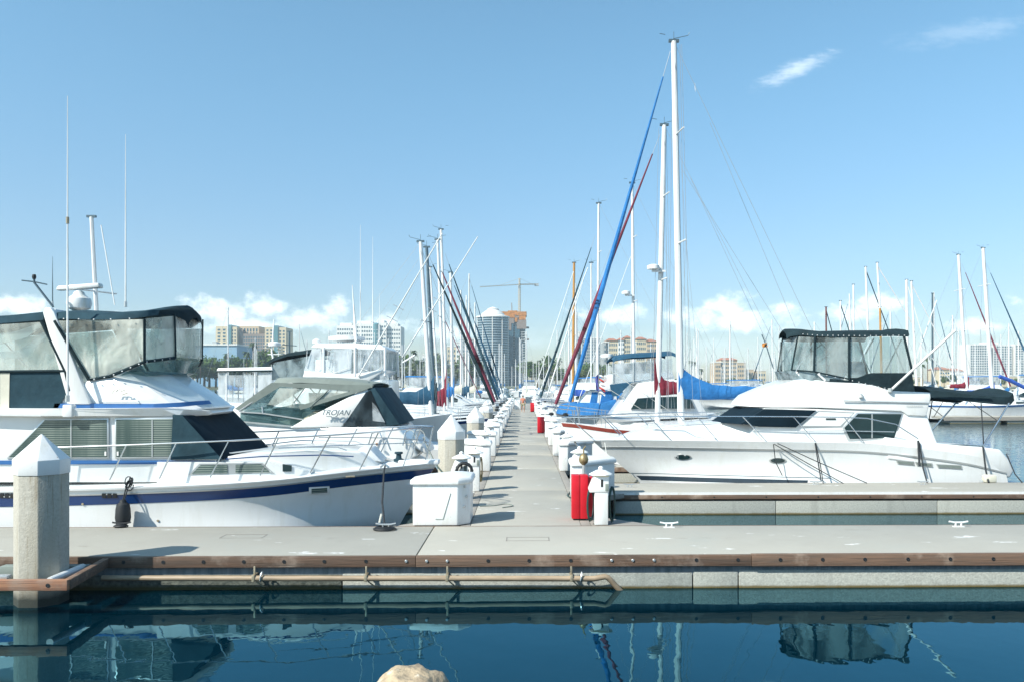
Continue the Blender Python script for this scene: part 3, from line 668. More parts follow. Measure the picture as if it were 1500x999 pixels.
def gp(px, py, z=DECK):
    q = P(px, py, 1.0); t = (z-CAM.z)/(q.z-CAM.z); return q.x*t, t
x, y = gp(1404, 771); cleat('white cleat on the far edge of the front dock at right', x, y, s=1.15)
x, y = gp(980, 772); cleat('white cleat on the front dock edge near the right pedestal', x, y, s=1.1)
x, y = gp(565, 774.5); cleat('dark cleat on the front dock below the cabin cruiser bow', x, y, 'frame', s=1.2); cl0 = (x, y)
x, y = gp(178, 772); cl1 = (x, y); cleat('black cleat on the front dock under the hanging fender', x, y, 'black', s=1.1)
def rope_coil(label, x, y, r=.14, n=4, m='black', z=DECK):
    mb = MB(); mb.tube([(x+(r-.024*(k//14)*.6)*math.cos(k/14*2*math.pi), y+(r-.024*(k//14)*.6)*.8*math.sin(k/14*2*math.pi), z+.018+.012*(k/14)*.8) for k in range(n*14)], .013, 6)
    return tag(mb.build('coiled_rope', m, None), label, 'rope')
rope_coil('black rope coil lying flat at the foot of the dark bow cleat', cl0[0], cl0[1]-.10, .2, 5)
rope_coil('black rope bunched on the cleat under the hanging fender', cl1[0]-.02, cl1[1]+.02, .12, 5)
for px, py, lab in ((1195, 709, 'cleat on the right finger dock under the yacht midships line'), (922, 713, 'cleat on the right finger dock by the yacht bow'), (1352, 709, 'cleat on the right finger dock under the yacht aft line')):
    x, y = gp(px, py); cleat(lab, x, min(y, 21.35), 'frame', s=1.0)

# ---------------------------------------------------------------- boat helpers
def rail(mb, pts, yc, r=.014, both=True):
    near = [P(a, b, yc-h) for a, b, h in pts]; mb.tube(near, r, 7)
    if both:
        mb.twin = mb.twin or MB(); mb.twin.tube([Vector((p.x, 2*yc-p.y, p.z)) for p in near], r, 7)
def bars(segs, yc, r, name, m, parent, both=False):
    for s in segs:
        mb = MB(); rail(mb, s, yc, r, both); o = mb.build(name, m, parent)
    return o
def text_obj(txt, loc, size, m, parent, rot=(R(90), 0, 0), shear=.2, ext=.004):
    cu = bpy.data.curves.new('lettering', 'FONT'); cu.body = txt; cu.size = size; cu.shear = shear; cu.extrude = ext; cu.align_x = 'CENTER'
    o = bpy.data.objects.new('tmp', cu); COL.objects.link(o); dg = bpy.context.evaluated_depsgraph_get()
    me = bpy.data.meshes.new_from_object(o.evaluated_get(dg)); bpy.data.objects.remove(o)
    ob = link('lettering', me, parent, M[m]); ob.location = Vector(loc)-wloc(parent); ob.rotation_euler = rot; return ob

# ---------------------------------------------------------------- cabin cruiser, left, yc = 17
yc = 17.0
B1 = thing('cabin_cruiser', 'large white cabin cruiser with navy hull stripe and dark flybridge enclosure moored at the left', 'motor boat', (-7, yc, 0))
h = Hull([(-13.5, 0, -.5), (-9, 0, -.55), (-5.5, 0, -.5), (-3.9, 0, -.38), (-3.1, 0, -.2), (-2.62, 0, .06)],
         [(-13.5, 1.5, .02), (-10, 1.70, .04), (-7, 1.69, .08), (-5, 1.42, .14), (-3.6, .66, .26), (-2.42, .015, .42)],
         [(-13.5, 1.6, 1.12), (-10, 1.74, 1.15), (-7.2, 1.76, 1.21), (-5, 1.58, 1.29), (-3.3, 1.0, 1.42), (-1.76, .03, 1.50)], yc, 34, .22)
h.hull('hull', 'gel', B1); h.deck('deck', 'geldeck', B1, .07)
h.band('rub_rail', 'gel2', B1, -.035, .03, .03); h.band('rub_rail', 'frame', B1, .10, .125, .02)
h.band('navy_stripe', 'navy', B1, .125, .305, .008)
h.band('boot_stripe', 'antifoul', B1, 1.16, 1.25, .006, 0, 24)
# deckhouse
MB().slab([(-260, 706, 1.42), (-260, 598, 1.40), (60, 603, 1.40), (262, 606, 1.38), (279, 606, 1.1), (292, 607, .6), (346, 662, .6), (336, 666, 1.1), (318, 672, 1.38), (318, 706, 1.38)], yc).build('deckhouse', 'gel', B1, bevel=.03)
MB().slab([(-260, 606, 1.55), (-260, 596, 1.55), (50, 598, 1.6), (80, 598, 1.60), (235, 597, 1.55), (270, 599, 1.36), (292, 600, 1.0), (310, 602, .6), (314, 604, .55), (305, 608, .6), (285, 609, 1.0), (262, 609, 1.38), (60, 610, 1.6)], yc).build('cabin_roof', 'gel', B1, bevel=.02)
MB().panel([(-60, 674, 1.435), (318, 674, 1.395), (318, 679, 1.395), (-60, 680, 1.435)], yc, .02).build('blue_pinstripe', 'bluestripe', B1)
for k, poly in enumerate(([(9, 671), (64, 613), (159, 612), (159, 671)], [(168, 612), (256, 611), (256, 670), (168, 671)])):
    cx_ = sum(a for a, b in poly)/4; cy_ = sum(b for a, b in poly)/4
    fr = MB().panel([(a, b, 1.43) for a, b in poly], yc, .03, True).build('window_frame', 'frame', B1, bevel=.006)
    MB().panel([(cx_+(a-cx_)*.955, cy_+(b-cy_)*.93, 1.436) for a, b in poly], yc, .02, True).build('window_pane', 'blind', fr)
    xm = 103 if k == 0 else 222
    MB().panel([(xm, 615, 1.445), (xm+1.6, 615, 1.445), (xm+1.6, 669, 1.445), (xm, 669, 1.445)], yc, .012).build('window_divider', 'frame', fr)
    MB().panel([(xm+(50 if k == 0 else -51), 661, 1.45), (xm+(52.5 if k == 0 else -48.5), 661, 1.45), (xm+(52.5 if k == 0 else -48.5), 667, 1.45), (xm+(50 if k == 0 else -51), 667, 1.45)], yc, .012).build('window_catch', 'whiteplastic', fr)
MB().panel([(253, 607, 1.452), (266, 607, 1.452), (325, 672, 1.452), (250, 673, 1.452)], yc, .012).build('side_window_cover', 'canvas2', B1)
MB().slab([(262, 608, 1.44), (280, 608, 1.16), (294, 607, .66), (349, 663, .66), (340, 669, 1.16), (322, 673, 1.44)], yc).build('windshield_cover', 'meshcover', B1, bevel=.01)
# trunk cabin with its windows and the forward hatch
MB().slab([(318, 712, 1.3), (318, 670, 1.28), (370, 663, 1.2), (450, 658, .98), (528, 661, .62), (556, 682, .45), (556, 700, .45), (400, 716, 1.2)], yc).build('trunk_cabin', 'gel', B1, bevel=.05, segs=3)
for x0, x1 in ((279, 333), (345, 399)):
    pass
cb = lambda x_: 1.50-(x_-230)/166*.16 if x_ < 396 else 1.34-(x_-396)/59*.22
MB().slab([(x_, y_, cb(x_)) for x_, y_ in ((230, 712), (230, 676), (313, 676), (396, 676), (455, 690), (455, 712), (396, 712), (313, 712))], yc).build('deck_coaming', 'gel', B1)
cw = lambda pts, o_: [(x_, y_, cb(x_)+o_) for x_, y_ in pts]
twf = MB().panel(cw([(276, 695), (292, 678.5), (384, 677.5), (402, 693)], .012), yc, .04).build('trunk_window', 'frame', B1)
MB().panel(cw([(281, 693.5), (294, 680.5), (333, 680), (333, 692.5)], .02), yc, .03).build('window_pane', 'blind', twf)
MB().panel(cw([(345, 692), (345, 680), (382, 679), (396, 691.5)], .02), yc, .03).build('window_pane', 'blind', twf)
MB().panel(cw([(414, 690), (414, 679), (427, 681), (427, 690)], .02), yc, .03).build('side_port', 'glass', B1)
bars([[(330, 664, 1.1), (400, 655, 1.0), (495, 654.5, .85), (508, 659, .8)]], yc, .013, 'grab_rail', 'frame', B1, True)
bars([[(330, 672, 1.30), (385, 668, 1.24), (470, 666, 1.0), (518, 668, .85)]], yc, .012, 'trim_strip', 'navy', B1, True)
ht = P(527, 668, yc-.3)
MB().slab([(513, 672, .42), (528, 655, .40), (541, 655.5, .36), (560, 676, .34)], yc).build('bow_hatch', 'gel2', B1, bevel=.03)
MB().box((-2.55, yc-.18, 1.46), (-1.72, yc+.18, 1.56)).build('anchor_platform', 'gel2', B1, bevel=.03)
wc = (-2.55, yc-.05, 1.52); MB().lathe([(.10, 0), (.11, .05), (.06, .07), (.05, .15), (.09, .17), (.08, .2)], wc, 12).build('windlass', 'canvas2', B1)
# portlights and vents in the stripe
pl_ = h.plate([(453, 724), (453, 713), (483, 711.5), (483, 722.5)], .03).build('portlight', 'gel2', B1, bevel=.008)
h.plate([(457, 722), (457, 715), (480, 713.5), (480, 720.5)], .036).build('glass_pane', 'blind', pl_)
pl_ = h.plate([(596, 715), (597, 709), (606, 707), (606, 711)], .03).build('hawse_fitting', 'gel2', B1)
for a in (0, 150):
    for j in range(3): h.plate([(a+j*8, 722), (a+6+j*8, 722), (a+6+j*8, 728.5), (a+j*8, 728.5)], .022).build('hull_vent', 'black', B1)
for px, py in ((121.5, 737.5), (231.6, 762)):
    q = h.on(px, py); MB().tube([(q.x, q.y-.01, q.z), (q.x, q.y+.1, q.z)], .022, 10).build('drain_outlet', 'bronze', B1)
# bow rail
bars([[(66, 690, 1.7), (78, 655, 1.66), (185, 651.5, 1.66), (258, 648.5, 1.64), (335, 645.2, 1.58), (408, 641, 1.5), (484, 637, 1.28), (555, 632, .9), (610, 626, .4), (634, 624.5, .05)]], yc, .016, 'bow_rail', 'steel', B1, True)
bars([[(408, 656, 1.52), (470, 653, 1.3), (545, 650, .92), (610, 648, .42), (628, 650, .15)]], yc, .009, 'mid_rail', 'steel', B1, True)
for a, b in (((160.6, 702.6, 1.72), (185, 651.5, 1.66)), ((233.6, 700.5, 1.72), (258, 648.5, 1.64)), ((307.8, 698.6, 1.66), (335, 645.2, 1.58)), ((381, 696, 1.56), (408, 641, 1.5)), ((454.5, 692, 1.30), (484, 637, 1.28)), ((526.5, 688, .92), (555, 632, .9)), ((590, 684, .5), (610, 626, .4)), ((622, 680, .12), (634, 624.5, .05))):
    bars([[a, b]], yc, .013, 'stanchion', 'steel', B1, True)
MB().tube([P(557, 684, yc-.75), P(563, 679, yc-.75), P(570, 684, yc-.75)], .02, 7).build('deck_cleat', 'steel', B1)
MB().tube([P(507, 697.5, yc-1.13)+Vector((0, -.03, 0)), P(520, 697, yc-1.08)+Vector((0, -.03, 0))], .018, 7).build('chock', 'bronze', B1)
# flybridge
MB().slab([(80, 598, 1.34), (88, 585, 1.34), (112, 566, 1.34), (128, 556, 1.32), (160, 552, 1.30), (186, 546, 1.12), (212, 543, .85), (236, 545, .55), (250, 549, .4), (272, 564, .45), (292, 578, .5), (312, 593, .5), (316, 598, .5), (285, 599, 1.0), (262, 599, 1.2)], yc).build('flybridge', 'gel', B1, bevel=.05, segs=3)
MB().panel([(80, 590.5, 1.375), (225, 591, 1.375), (225, 597, 1.375), (78, 597, 1.375)], yc, .05).build('blue_band', 'bluestripe', B1)
MB().panel([(225, 591, 1.375), (262, 589, 1.24), (286, 587, .98), (305, 586, .6), (309, 591, .6), (288, 593, .98), (264, 595.5, 1.24), (225, 597, 1.375)], yc, .05).build('blue_band', 'bluestripe', B1)
bars([[(150, 587.3, 1.39), (203, 587, 1.39), (204, 590, 1.38)]], yc, .02, 'step_moulding', 'gel2', B1)
mb = MB(); em = [(164, 576, 1.36), (168, 571, 1.36), (172, 570.5, 1.36), (170, 574, 1.36), (174, 570, 1.36), (178, 570, 1.36), (177, 574, 1.36), (182, 570.5, 1.36), (183, 573, 1.36)]
rail(mb, em, yc, .006, False); rail(mb, [(179, 578, 1.37), (187, 575, 1.36)], yc, .007, False); mb.build('scroll_emblem', 'bronze', B1)
for sg in (1,):
    pass
mb = MB().slab([(62, 458, 1.30), (65, 451, 1.30), (73, 450, 1.30), (79, 457, 1.30), (132, 592, 1.345), (100, 592, 1.345)], yc)
mb = MB()
for a_, b_ in ((1.42, 1.28),):
    pts = [(62, 458), (65, 451), (73, 450), (79, 457), (132, 592), (100, 592)]
    near = [P(a, b, yc-1.40) for a, b in pts]
    for off0, off1 in ((0, .12), (2.68, 2.80)):
        mb.rings([[Vector((p.x, p.y+off0, p.z)) for p in near], [Vector((p.x, p.y+off1, p.z)) for p in near]])
    q = near[1]; r_ = near[3]; mb.box((q.x+.02, q.y+.1, q.z-.14), (r_.x-.02, q.y+2.7, q.z-.01))
mb.build('radar_arch', 'gel', B1, bevel=.03)
canv = canopy([(79, 467, 1.38), (100, 467.5, 1.38), (150, 468.5, 1.38), (196, 467, 1.36), (222, 463, 1.12), (244, 461, .82), (258, 463, .56), (266, 468, .4)], yc, .15, .10).build('bimini_top', 'canvas2', B1, smooth=50)
canopy([(-260, 482, 1.38), (-80, 479, 1.38), (0, 474, 1.38), (63, 469, 1.38)], yc, .12, .14).build('bimini_top', 'canvas2', B1, smooth=50)
canopy([(232, 463, 1.0), (248, 462, .80), (262, 465, .58), (272, 471, .42), (276, 480, .36)], yc, .15, .09).build('visor', 'canvas', B1, smooth=50)
vp = [[(84, 470, 1.37), (210, 468, 1.36), (210, 529, 1.32), (162, 548, 1.32), (128, 554, 1.33)], [(213, 467, 1.34), (255, 463, .70), (257, 523, .66), (213, 529, 1.29)]]
MB().panel([(-40, 492, 1.25), (22, 486, 1.25), (56, 474, 1.25), (61, 477, 1.25), (40, 494, 1.25), (-40, 514, 1.25)], yc, .03).build('folded_cloth', 'gel2', B1)
MB().panel([(-40, 520, 1.2), (30, 512, 1.2), (66, 484, 1.2), (70, 490, 1.2), (40, 522, 1.2), (-40, 532, 1.2)], yc, .02).build('folded_cloth', 'vinylw', B1)
MB().panel([(100, 500, 1.22), (122, 478, 1.22), (150, 520, 1.22), (196, 500, 1.22), (204, 520, 1.22), (166, 545, 1.22), (134, 550, 1.22)], yc, .02).build('folded_cloth', 'vinyl', B1)
MB().panel([(216, 520, 1.15), (222, 480, 1.15), (238, 470, 1.0), (230, 500, 1.05), (228, 526, 1.1)], yc, .02).build('folded_cloth', 'vinyl', B1)
for p_ in vp: MB().panel(p_, yc, .006, True).build('clear_panel', 'vinyl', B1)
MB().panel([(-110, 482, 1.37), (58, 472, 1.37), (93, 543, 1.37), (-110, 545, 1.37)], yc, .006, True).build('clear_panel', 'vinyl', B1)
MB().panel([(-110, 545, 1.375), (93, 543, 1.375), (104, 566, 1.375), (84, 598, 1.375), (-110, 602, 1.375)], yc, .012, True).build('side_curtain', 'canvas2', B1)
MB().panel([(0, 545, 1.384), (14, 545, 1.384), (13, 599, 1.384), (0, 599, 1.384)], yc, .008).build('curtain_window', 'cream', B1)
f1 = P(256, 463, yc-.70); f2 = P(258, 523, yc-.66)
MB().add([(f1.x, yc-.70, f1.z), (f2.x, yc-.66, f2.z), (f2.x, yc+.66, f2.z), (f1.x, yc+.70, f1.z)], [(0, 1, 2, 3)]).build('front_panel', 'vinyl', B1)
for s_ in ([(211.5, 468, 1.38), (211.5, 530, 1.34)], [(256, 460, .71), (257.5, 524, .67)]): bars([s_], yc, .026 if s_[0][0] < 250 else .016, 'frame_pole', 'canvas', B1, True)
bars([[(80, 470, 1.39), (130, 556, 1.36), (160, 551, 1.35), (211, 530, 1.33), (257, 524, .67)]], yc, .03, 'canvas_edging', 'canvas', B1, True)
bars([[(60, 470, 1.39), (96, 545, 1.385), (102, 572, 1.385)], [(-110, 545, 1.388), (94, 543, 1.388)]], yc, .026, 'canvas_edging', 'canvas', B1, True)
for s_ in ([(170, 490, .9), (215, 548, .9)], [(85, 552, .9), (205, 480, .9)], [(5, 500, .8), (60, 560, .8)]): bars([s_], yc, .012, 'bow_strut', 'steel', B1, True)
MB().slab([(166, 556, 1.26), (182, 546, 1.24), (212, 533, 1.16), (244, 526, .78), (264, 527, .52), (256, 546, .50), (232, 549, .74)], yc).build('wind_screen', 'windshield', B1)
for k in (-1, 1):
    st = P(150, 560, yc); MB().box((st.x-.25, yc+k*.45-.25, 2.95), (st.x+.2, yc+k*.45+.25, 3.45)).build('helm_seat', 'whiteplastic', B1, bevel=.08)
# radar, antennas, light mast
rt = P(116, 452, yc); rb = thing('radar', 'white open-array radar on the cabin cruiser flybridge roof', 'radar', (rt.x, yc, rt.z-.1))
MB().lathe([(.10, 0), (.21, .06), (.24, .16), (.22, .26), (.12, .33), (.09, .4)], (rt.x, yc, rt.z-.06), 20).build('radar_dome', 'whiteplastic', rb)
MB().lathe([(.07, .36), (.07, .42)], (rt.x, yc, rt.z-.06), 12).build('spindle', 'whiteplastic', rb)
MB().rings([[(rt.x-.44, yc-.1, rt.z+.36+z) for z in (0,)]*1+[(rt.x-.44, yc+.1, rt.z+.36), (rt.x-.40, yc+.1, rt.z+.45), (rt.x-.40, yc-.1, rt.z+.45)], [(rt.x+.46, yc-.1, rt.z+.42), (rt.x+.46, yc+.1, rt.z+.42), (rt.x+.44, yc+.1, rt.z+.52), (rt.x+.44, yc-.1, rt.z+.52)]]).build('array', 'whiteplastic', rb, bevel=.03)
def antenna(label, px, py0, py1, Y, r=.016, m='whiteplastic', joint=None, px1=None, group=None):
    a, b = P(px1 or px, py1, Y), P(px, py0, Y); t = thing('antenna', label, 'antenna', a, group)
    mb = MB().tube([a, a.lerp(b, .5)], r, 7, r2=r*.75); mb.tube([a.lerp(b, .5), b], r*.7, 6, r2=r*.25); mb.build('whip', m, t)
    MB().tube([a, a+Vector((0, 0, .12))], r*1.8, 8).build('mount', 'frame', t)
    if joint: q = P(px, joint, Y); MB().tube([q-Vector((0, 0, .06)), q+Vector((0, 0, .06))], r*1.3, 8).build('ferrule', 'bronze', t)
    return t
antenna('tallest white whip antenna rising from the near side of the cabin cruiser', 99, 141, 588, yc-1.62, .022, joint=323, px1=99)
MB().box((P(92, 586, yc-1.6).x, yc-1.62, P(92, 586, yc).z-.28), (P(106, 586, yc-1.6).x, yc-1.45, P(92, 586, yc).z-.05)).build('antenna_bracket', 'gel2', B1, bevel=.02)
antenna('thinner white whip antenna standing on the cabin cruiser bimini', 184, 197, 450, yc+1.3, .019)
antenna('short thin black whip antenna beside the radar', 77, 376, 450, yc+.6, .012, 'greyalloy')
lm = thing('light_mast', 'thin folded mast with crosspiece leaning above the cabin cruiser radar arch', 'mast', P(78, 450, yc-.6))
MB().tube([P(78, 450, yc-.6), P(50, 414, yc-.6), P(50, 407, yc-.6)], .022, 7).build('mast_tube', 'greyalloy', lm)
MB().tube([P(32, 411, yc-.6), P(50, 413, yc-.6), P(69, 417, yc-.6)], .014, 6).build('crosspiece', 'greyalloy', lm)
MB().lathe([(.03, 0), (.04, .04), (.03, .09)], tuple(P(50, 409, yc-.6)), 10).build('anchor_light', 'black', lm)
# fender and lines
fp = P(180, 755, YB+.13)
fd = thing('fender', 'black round fender hanging against the cabin cruiser hull on tangled dark rope', 'fender', (fp.x, fp.y, fp.z+.1))
MB().lathe([(.02, .33), (.05, .32), (.06, .28), (.11, .24), (.125, .16), (.135, .0), (.12, -.1), (.05, -.14)], (fp.x, YB+.135, fp.z-.03), 16).build('fender_body', 'black', fd)
mb = MB(); top = P(191, 698, yc-1.74)
mb.tube([(fp.x, YB+.13, fp.z+.28), P(184, 716, yc-1.80), top], .012, 6); mb.tube([(fp.x+.02, YB+.13, fp.z+.28), P(188, 713, yc-1.82), top+Vector((.03, -.02, -.04))], .012, 6)
for j in range(4): mb.tube([top+Vector((.07*math.cos(a)+.01*j-.02, -.02-.01*j, -.09-.02*j+.10*math.sin(a+j))) for a in [k*.6 for k in range(11)]], .010, 5)
mb.build('fender_rope', 'rope', fd)
mb = MB(); mb.tube([P(564, 682, yc-.76), P(562.5, 690, yc-1.0), P(560, 735, YB+.2), (cl0[0]-.02, cl0[1], DECK+.08)], .018, 7); tag(mb.build('mooring_line', 'rope', None), 'dark mooring line from the cabin cruiser bow down to its dark cleat', 'rope')
MB()
tag(MB().tube([P(556, 765, YB+.13), P(559, 752, YB+.15)], .022, 7).build('rope_splice', 'whiterope', None), 'pale splice on the dark bow mooring line', 'rope')

# ---------------------------------------------------------------- express cruiser behind it, yc = 23.6
yc = 23.6
B2 = thing('express_cruiser', 'white sport cruiser with sage canvas top and dark aft curtains behind the large cabin cruiser', 'motor boat', (-7, yc, 0))
xs = -2.95
h = Hull([(xs, 0, -.4), (-5, 0, -.5), (-9, 0, -.45), (-11, 0, -.2), (-12.0, 0, .1)], [(xs, 1.45, .1), (-5, 1.5, .1), (-8.5, 1.3, .15), (-11, .6, .3), (-12.4, .015, .55)],
         [(xs, 1.5, .86), (-3.7, 1.6, 1.18), (-5, 1.68, 1.42), (-8.5, 1.55, 1.55), (-11.3, .8, 1.62), (-13.0, .03, 1.66)], yc, 26, .1)
h.hull('hull', 'gel', B2); h.deck('deck', 'geldeck', B2, .05); h.band('rub_rail', 'gel2', B2, -.03, .05, .035)
h.band('grey_stripe', 'frame', B2, .30, .34, .01)
MB().slab([(355, 650, 1.5), (350, 604, 1.25), (428, 624, 1.4), (560, 623, 1.5), (580, 624, 1.5), (597, 642, 1.5), (612, 668, 1.45), (590, 680, 1.5)], yc).build('cockpit_coaming', 'gel', B2, bevel=.06, segs=3)
MB().slab([(424, 626, 1.52), (440, 617, 1.5), (538, 567, 1.40), (544, 569, 1.40), (525, 597, 1.46), (500, 625, 1.52)], yc).build('arch_wing', 'gel', B2, bevel=.03)
text_obj('TROJAN', P(491, 607.5, yc-1.64)+Vector((0, 0, 0)), .205, 'greyalloy', B2, (R(90), R(1), 0), .35, .012)
bars([[(478, 609.5, 1.57), (486, 609.5, 1.57)]], yc, .008, 'badge', 'greyalloy', B2)
canopy([(398, 568, 1.3), (406, 561, 1.38), (440, 560, 1.42), (480, 562, 1.44), (510, 564, 1.44), (535, 567, 1.42), (545, 570, 1.4)], yc, .05, .12).build('bimini_top', 'greycanvas', B2, smooth=50)
MB().panel([(398, 560, 1.435), (548, 564, 1.45), (535, 571, 1.45), (440, 600, 1.45), (437, 594, 1.45), (515, 572, 1.45), (410, 566, 1.435), (352, 602, 1.35), (344, 598, 1.34)], yc, .02, True).build('canvas_side_frame', 'greycanvas', B2)
for pg in ([(409, 568, 1.42), (446, 569, 1.43), (430, 585, 1.43), (438, 598, 1.43), (392, 592, 1.42)], [(450, 569, 1.43), (481, 570, 1.43), (457, 590, 1.43), (441, 596, 1.43), (432, 586, 1.43)], [(484, 570, 1.43), (517, 572, 1.43), (500, 580, 1.43), (459, 592, 1.43)]):
    MB().panel(pg, yc, .006).build('side_panel', 'vinyl', B2)
for s_ in ([(446, 568, 1.45), (430, 590, 1.45)], [(483, 569, 1.45), (455, 595, 1.45)], [(420, 568, 1.2), (440, 590, 1.2)], [(470, 568, 1.1), (455, 600, 1.1)]): bars([s_], yc, .016, 'canopy_pole', 'greycanvas', B2, True)
q = P(500, 600, yc); MB().box((q.x-.9, yc-.9, 1.75), (q.x-.2, yc+.9, 2.35)).build('bench_seat', 'cream', B2, bevel=.08)
MB().box((P(405, 600, yc).x, yc-1.0, 1.6), (P(440, 600, yc).x, yc+1.0, 2.15)).build('dashboard', 'cream', B2, bevel=.08)
MB().slab([(353, 602, 1.34), (346, 597, 1.32), (404, 563, 1.25), (410, 567, 1.28)], yc).build('windshield', 'windshield', B2)
MB().panel([(352, 603, 1.40), (395, 594, 1.43), (462, 600, 1.45), (428, 624, 1.46), (352, 618, 1.40)], yc, .01, True).build('side_windshield', 'windshield', B2)
bars([[(352, 603, 1.42), (385, 605, 1.46), (457, 616, 1.46)], [(350, 602, 1.40), (404, 565, 1.3)], [(384, 595, 1.44), (385, 605, 1.46)], [(352, 617, 1.42), (428, 624, 1.46)]], yc, .02, 'windshield_frame', 'frame', B2, True)
MB().panel([(536, 574, 1.44), (543, 571, 1.44), (566, 624, 1.52), (502, 624, 1.52)], yc, .01, True).build('mesh_curtain', 'mesh', B2)
MB().slab([(538, 569, 1.42), (549, 567.5, 1.42), (586, 622, 1.5), (560, 624, 1.5)], yc).build('aft_curtain', 'canvas2', B2, bevel=.02)
MB().panel([(545, 588, 1.51), (551, 594, 1.51), (564, 618, 1.53), (546, 616, 1.53)], yc, .01).build('curtain_window', 'vinylw', B2)
MB().slab([(530, 562, 1.0), (540, 559, 1.0), (545, 563, 1.0), (540, 568, 1.0)], yc).build('spoiler', 'canvas2', B2, bevel=.02)
MB().slab([(596, 650, 1.0), (606, 640, 1.0), (622, 655, 1.0), (626, 666, 1.0)], yc-.2).build('tender_bag', 'gel2', B2, bevel=.05)
bars([[(540, 650, 1.62), (545, 634, 1.64), (556, 632, 1.62), (563, 650, 1.6)], [(590, 652, 1.55), (594, 632, 1.5), (606, 626, 1.45), (612, 650, 1.5)]], yc, .018, 'grab_rail', 'steel', B2)
q = P(552, 650, yc-1.66); MB().lathe([(.01, -.04), (.05, 0), (.01, .04)], tuple(q), 12).build('nav_light', 'orange', B2)
for k in range(2):
    q = P(600+k*14, 640, yc-1.5); mb = MB(); mb.tube([(q.x+.16*math.cos(a), q.y-.02*k, q.z+.2*math.sin(a)) for a in [i*.4 for i in range(33)]], .008, 5)
    tag(mb.build('cable_loop', 'whiterope', None), 'pale cable looped over the sport cruiser stern rail' if k else 'pale cable loop nearest the dark aft curtain of the sport cruiser', 'cable')
for k, (a, b) in enumerate((((626, 655), (668, 670)), ((620, 640), (655, 668)))):
    mb = MB(); p, q = P(*a, yc-1.2), Vector((-1.65, 21.0, .75)); n = 14
    mb.tube([p.lerp(q, i/n)+Vector((0, 0, -.35*math.sin(math.pi*i/n))) for i in range(n+1)], .02, 6)
    tag(mb.build('shore_power_cord', 'hose' if k else 'greyalloy', None), 'dark cord sagging from the sport cruiser stern towards the first pile' if k else 'grey cord sagging lowest from the sport cruiser stern to the pedestal', 'cord')

# ---------------------------------------------------------------- white flybridge boat with outriggers, yc = 28.6
yc = 28.6
B3 = thing('sportfishing_boat', 'white flybridge fishing boat with clear enclosed bridge and white outriggers', 'motor boat', (-6.5, yc, 0))
h = Hull([(-2.6, 0, -.4), (-6, 0, -.5), (-10, 0, -.4), (-12, 0, 0)], [(-2.6, 1.6, .1), (-6, 1.6, .1), (-9.5, 1.2, .2), (-12.4, .015, .6)], [(-2.6, 1.7, .95), (-6, 1.8, 1.2), (-10, 1.4, 1.5), (-13, .03, 1.9)], yc, 20, .2)
h.hull('hull', 'gel', B3); h.deck('deck', 'geldeck', B3)
MB().slab([(430, 640, 1.5), (440, 556, 1.45), (455, 548, 1.4), (566, 556, 1.4), (569, 640, 1.4)], yc).build('deckhouse', 'gel', B3, bevel=.05)
MB().panel([(455, 606, 1.46), (452, 575, 1.46), (520, 575, 1.46), (520, 606, 1.46)], yc, .02).build('side_window', 'glass', B3)
MB().slab([(443, 552, 1.5), (446, 543, 1.48), (500, 548, 1.45), (530, 546, 1.45), (560, 541, 1.5), (558, 546, 1.5), (540, 558, 1.45), (500, 560, 1.45)], yc).build('bridge_coaming', 'gel', B3, bevel=.03)
MB().slab([(455, 509, 1.35), (463, 503, 1.3), (520, 503.5, 1.3), (558, 505, 1.3), (565, 511, 1.35), (560, 513, 1.35)], yc).build('hard_top', 'gel', B3, bevel=.03)
for pg in ([(457, 511, 1.33), (472, 511, 1.34), (472, 546, 1.42), (445, 543, 1.42)], [(476, 511, 1.34), (516, 511, 1.34), (514, 548, 1.42), (476, 547, 1.42)], [(524, 511, 1.34), (562, 512, 1.34), (562, 545, 1.42), (524, 548, 1.42)]):
    MB().panel(pg, yc, .006, True).build('clear_panel', 'vinylw', B3)
for px in (474, 520, 564): bars([[(px, 509, 1.36), (px, 550, 1.43)]], yc, .045, 'bridge_post', 'gel', B3, True)
for px in (490,): bars([[(px, 515, .5), (px, 550, .5)]], yc, .05, 'inner_post', 'gel2', B3, True)
for a, b, c in ((445, 457, 474), (476, 490, 514), (524, 545, 562)):
    bars([[(a+5, 511+3, 1.44), (a+3, 538, 1.45), (b, 546, 1.45), (c-3, 538, 1.45), (c-4, 514, 1.44)]], yc, .010, 'panel_zip', 'whiteplastic', B3)
q = P(500, 550, yc); MB().box((q.x-.8, yc-.5, 3.3), (q.x-.2, yc+.5, 3.95)).build('helm_console', 'whiteplastic', B3, bevel=.06)
MB().box((q.x+.5, yc-.35, 3.3), (q.x+.9, yc+.35, 4.1)).build('helm_chair', 'gel2', B3, bevel=.08)
MB().lathe([(.05, 0), (.14, .02), (.14, .12), (.05, .18)], tuple(P(464, 504, yc-.6)), 12).build('roof_light', 'whiteplastic', B3)
MB().lathe([(.1, 0), (.62, .05), (.62, .17), (.1, .2)], tuple(P(508, 503, yc)+Vector((0, 0, .05))), 20).build('radome', 'gel2', B3)
MB().panel([(556, 546, 1.45), (569, 549, 1.45), (571, 600, 1.45), (558, 600, 1.45)], yc, .01).build('aft_curtain', 'vinylw', B3)
for (a, b, lab) in (((525, 551, 1.48), (648, 342, 3.6), 'lower'), ((587, 527, -1.2), (700, 347, .5), 'upper')):
    pa, pb = P(*a[:2], yc-a[2]), P(*b[:2], yc-b[2])
    MB().tube([pa, pb], .026, 8, r2=.016).build('outrigger', 'whitewire', B3)
    for f_ in (.42, .5):
        q = pa.lerp(pb, f_); MB().tube([q+Vector((-.17, 0, .09)), q, q+Vector((.17, 0, -.09))], .012, 5).build('spreader', 'frame', B3)
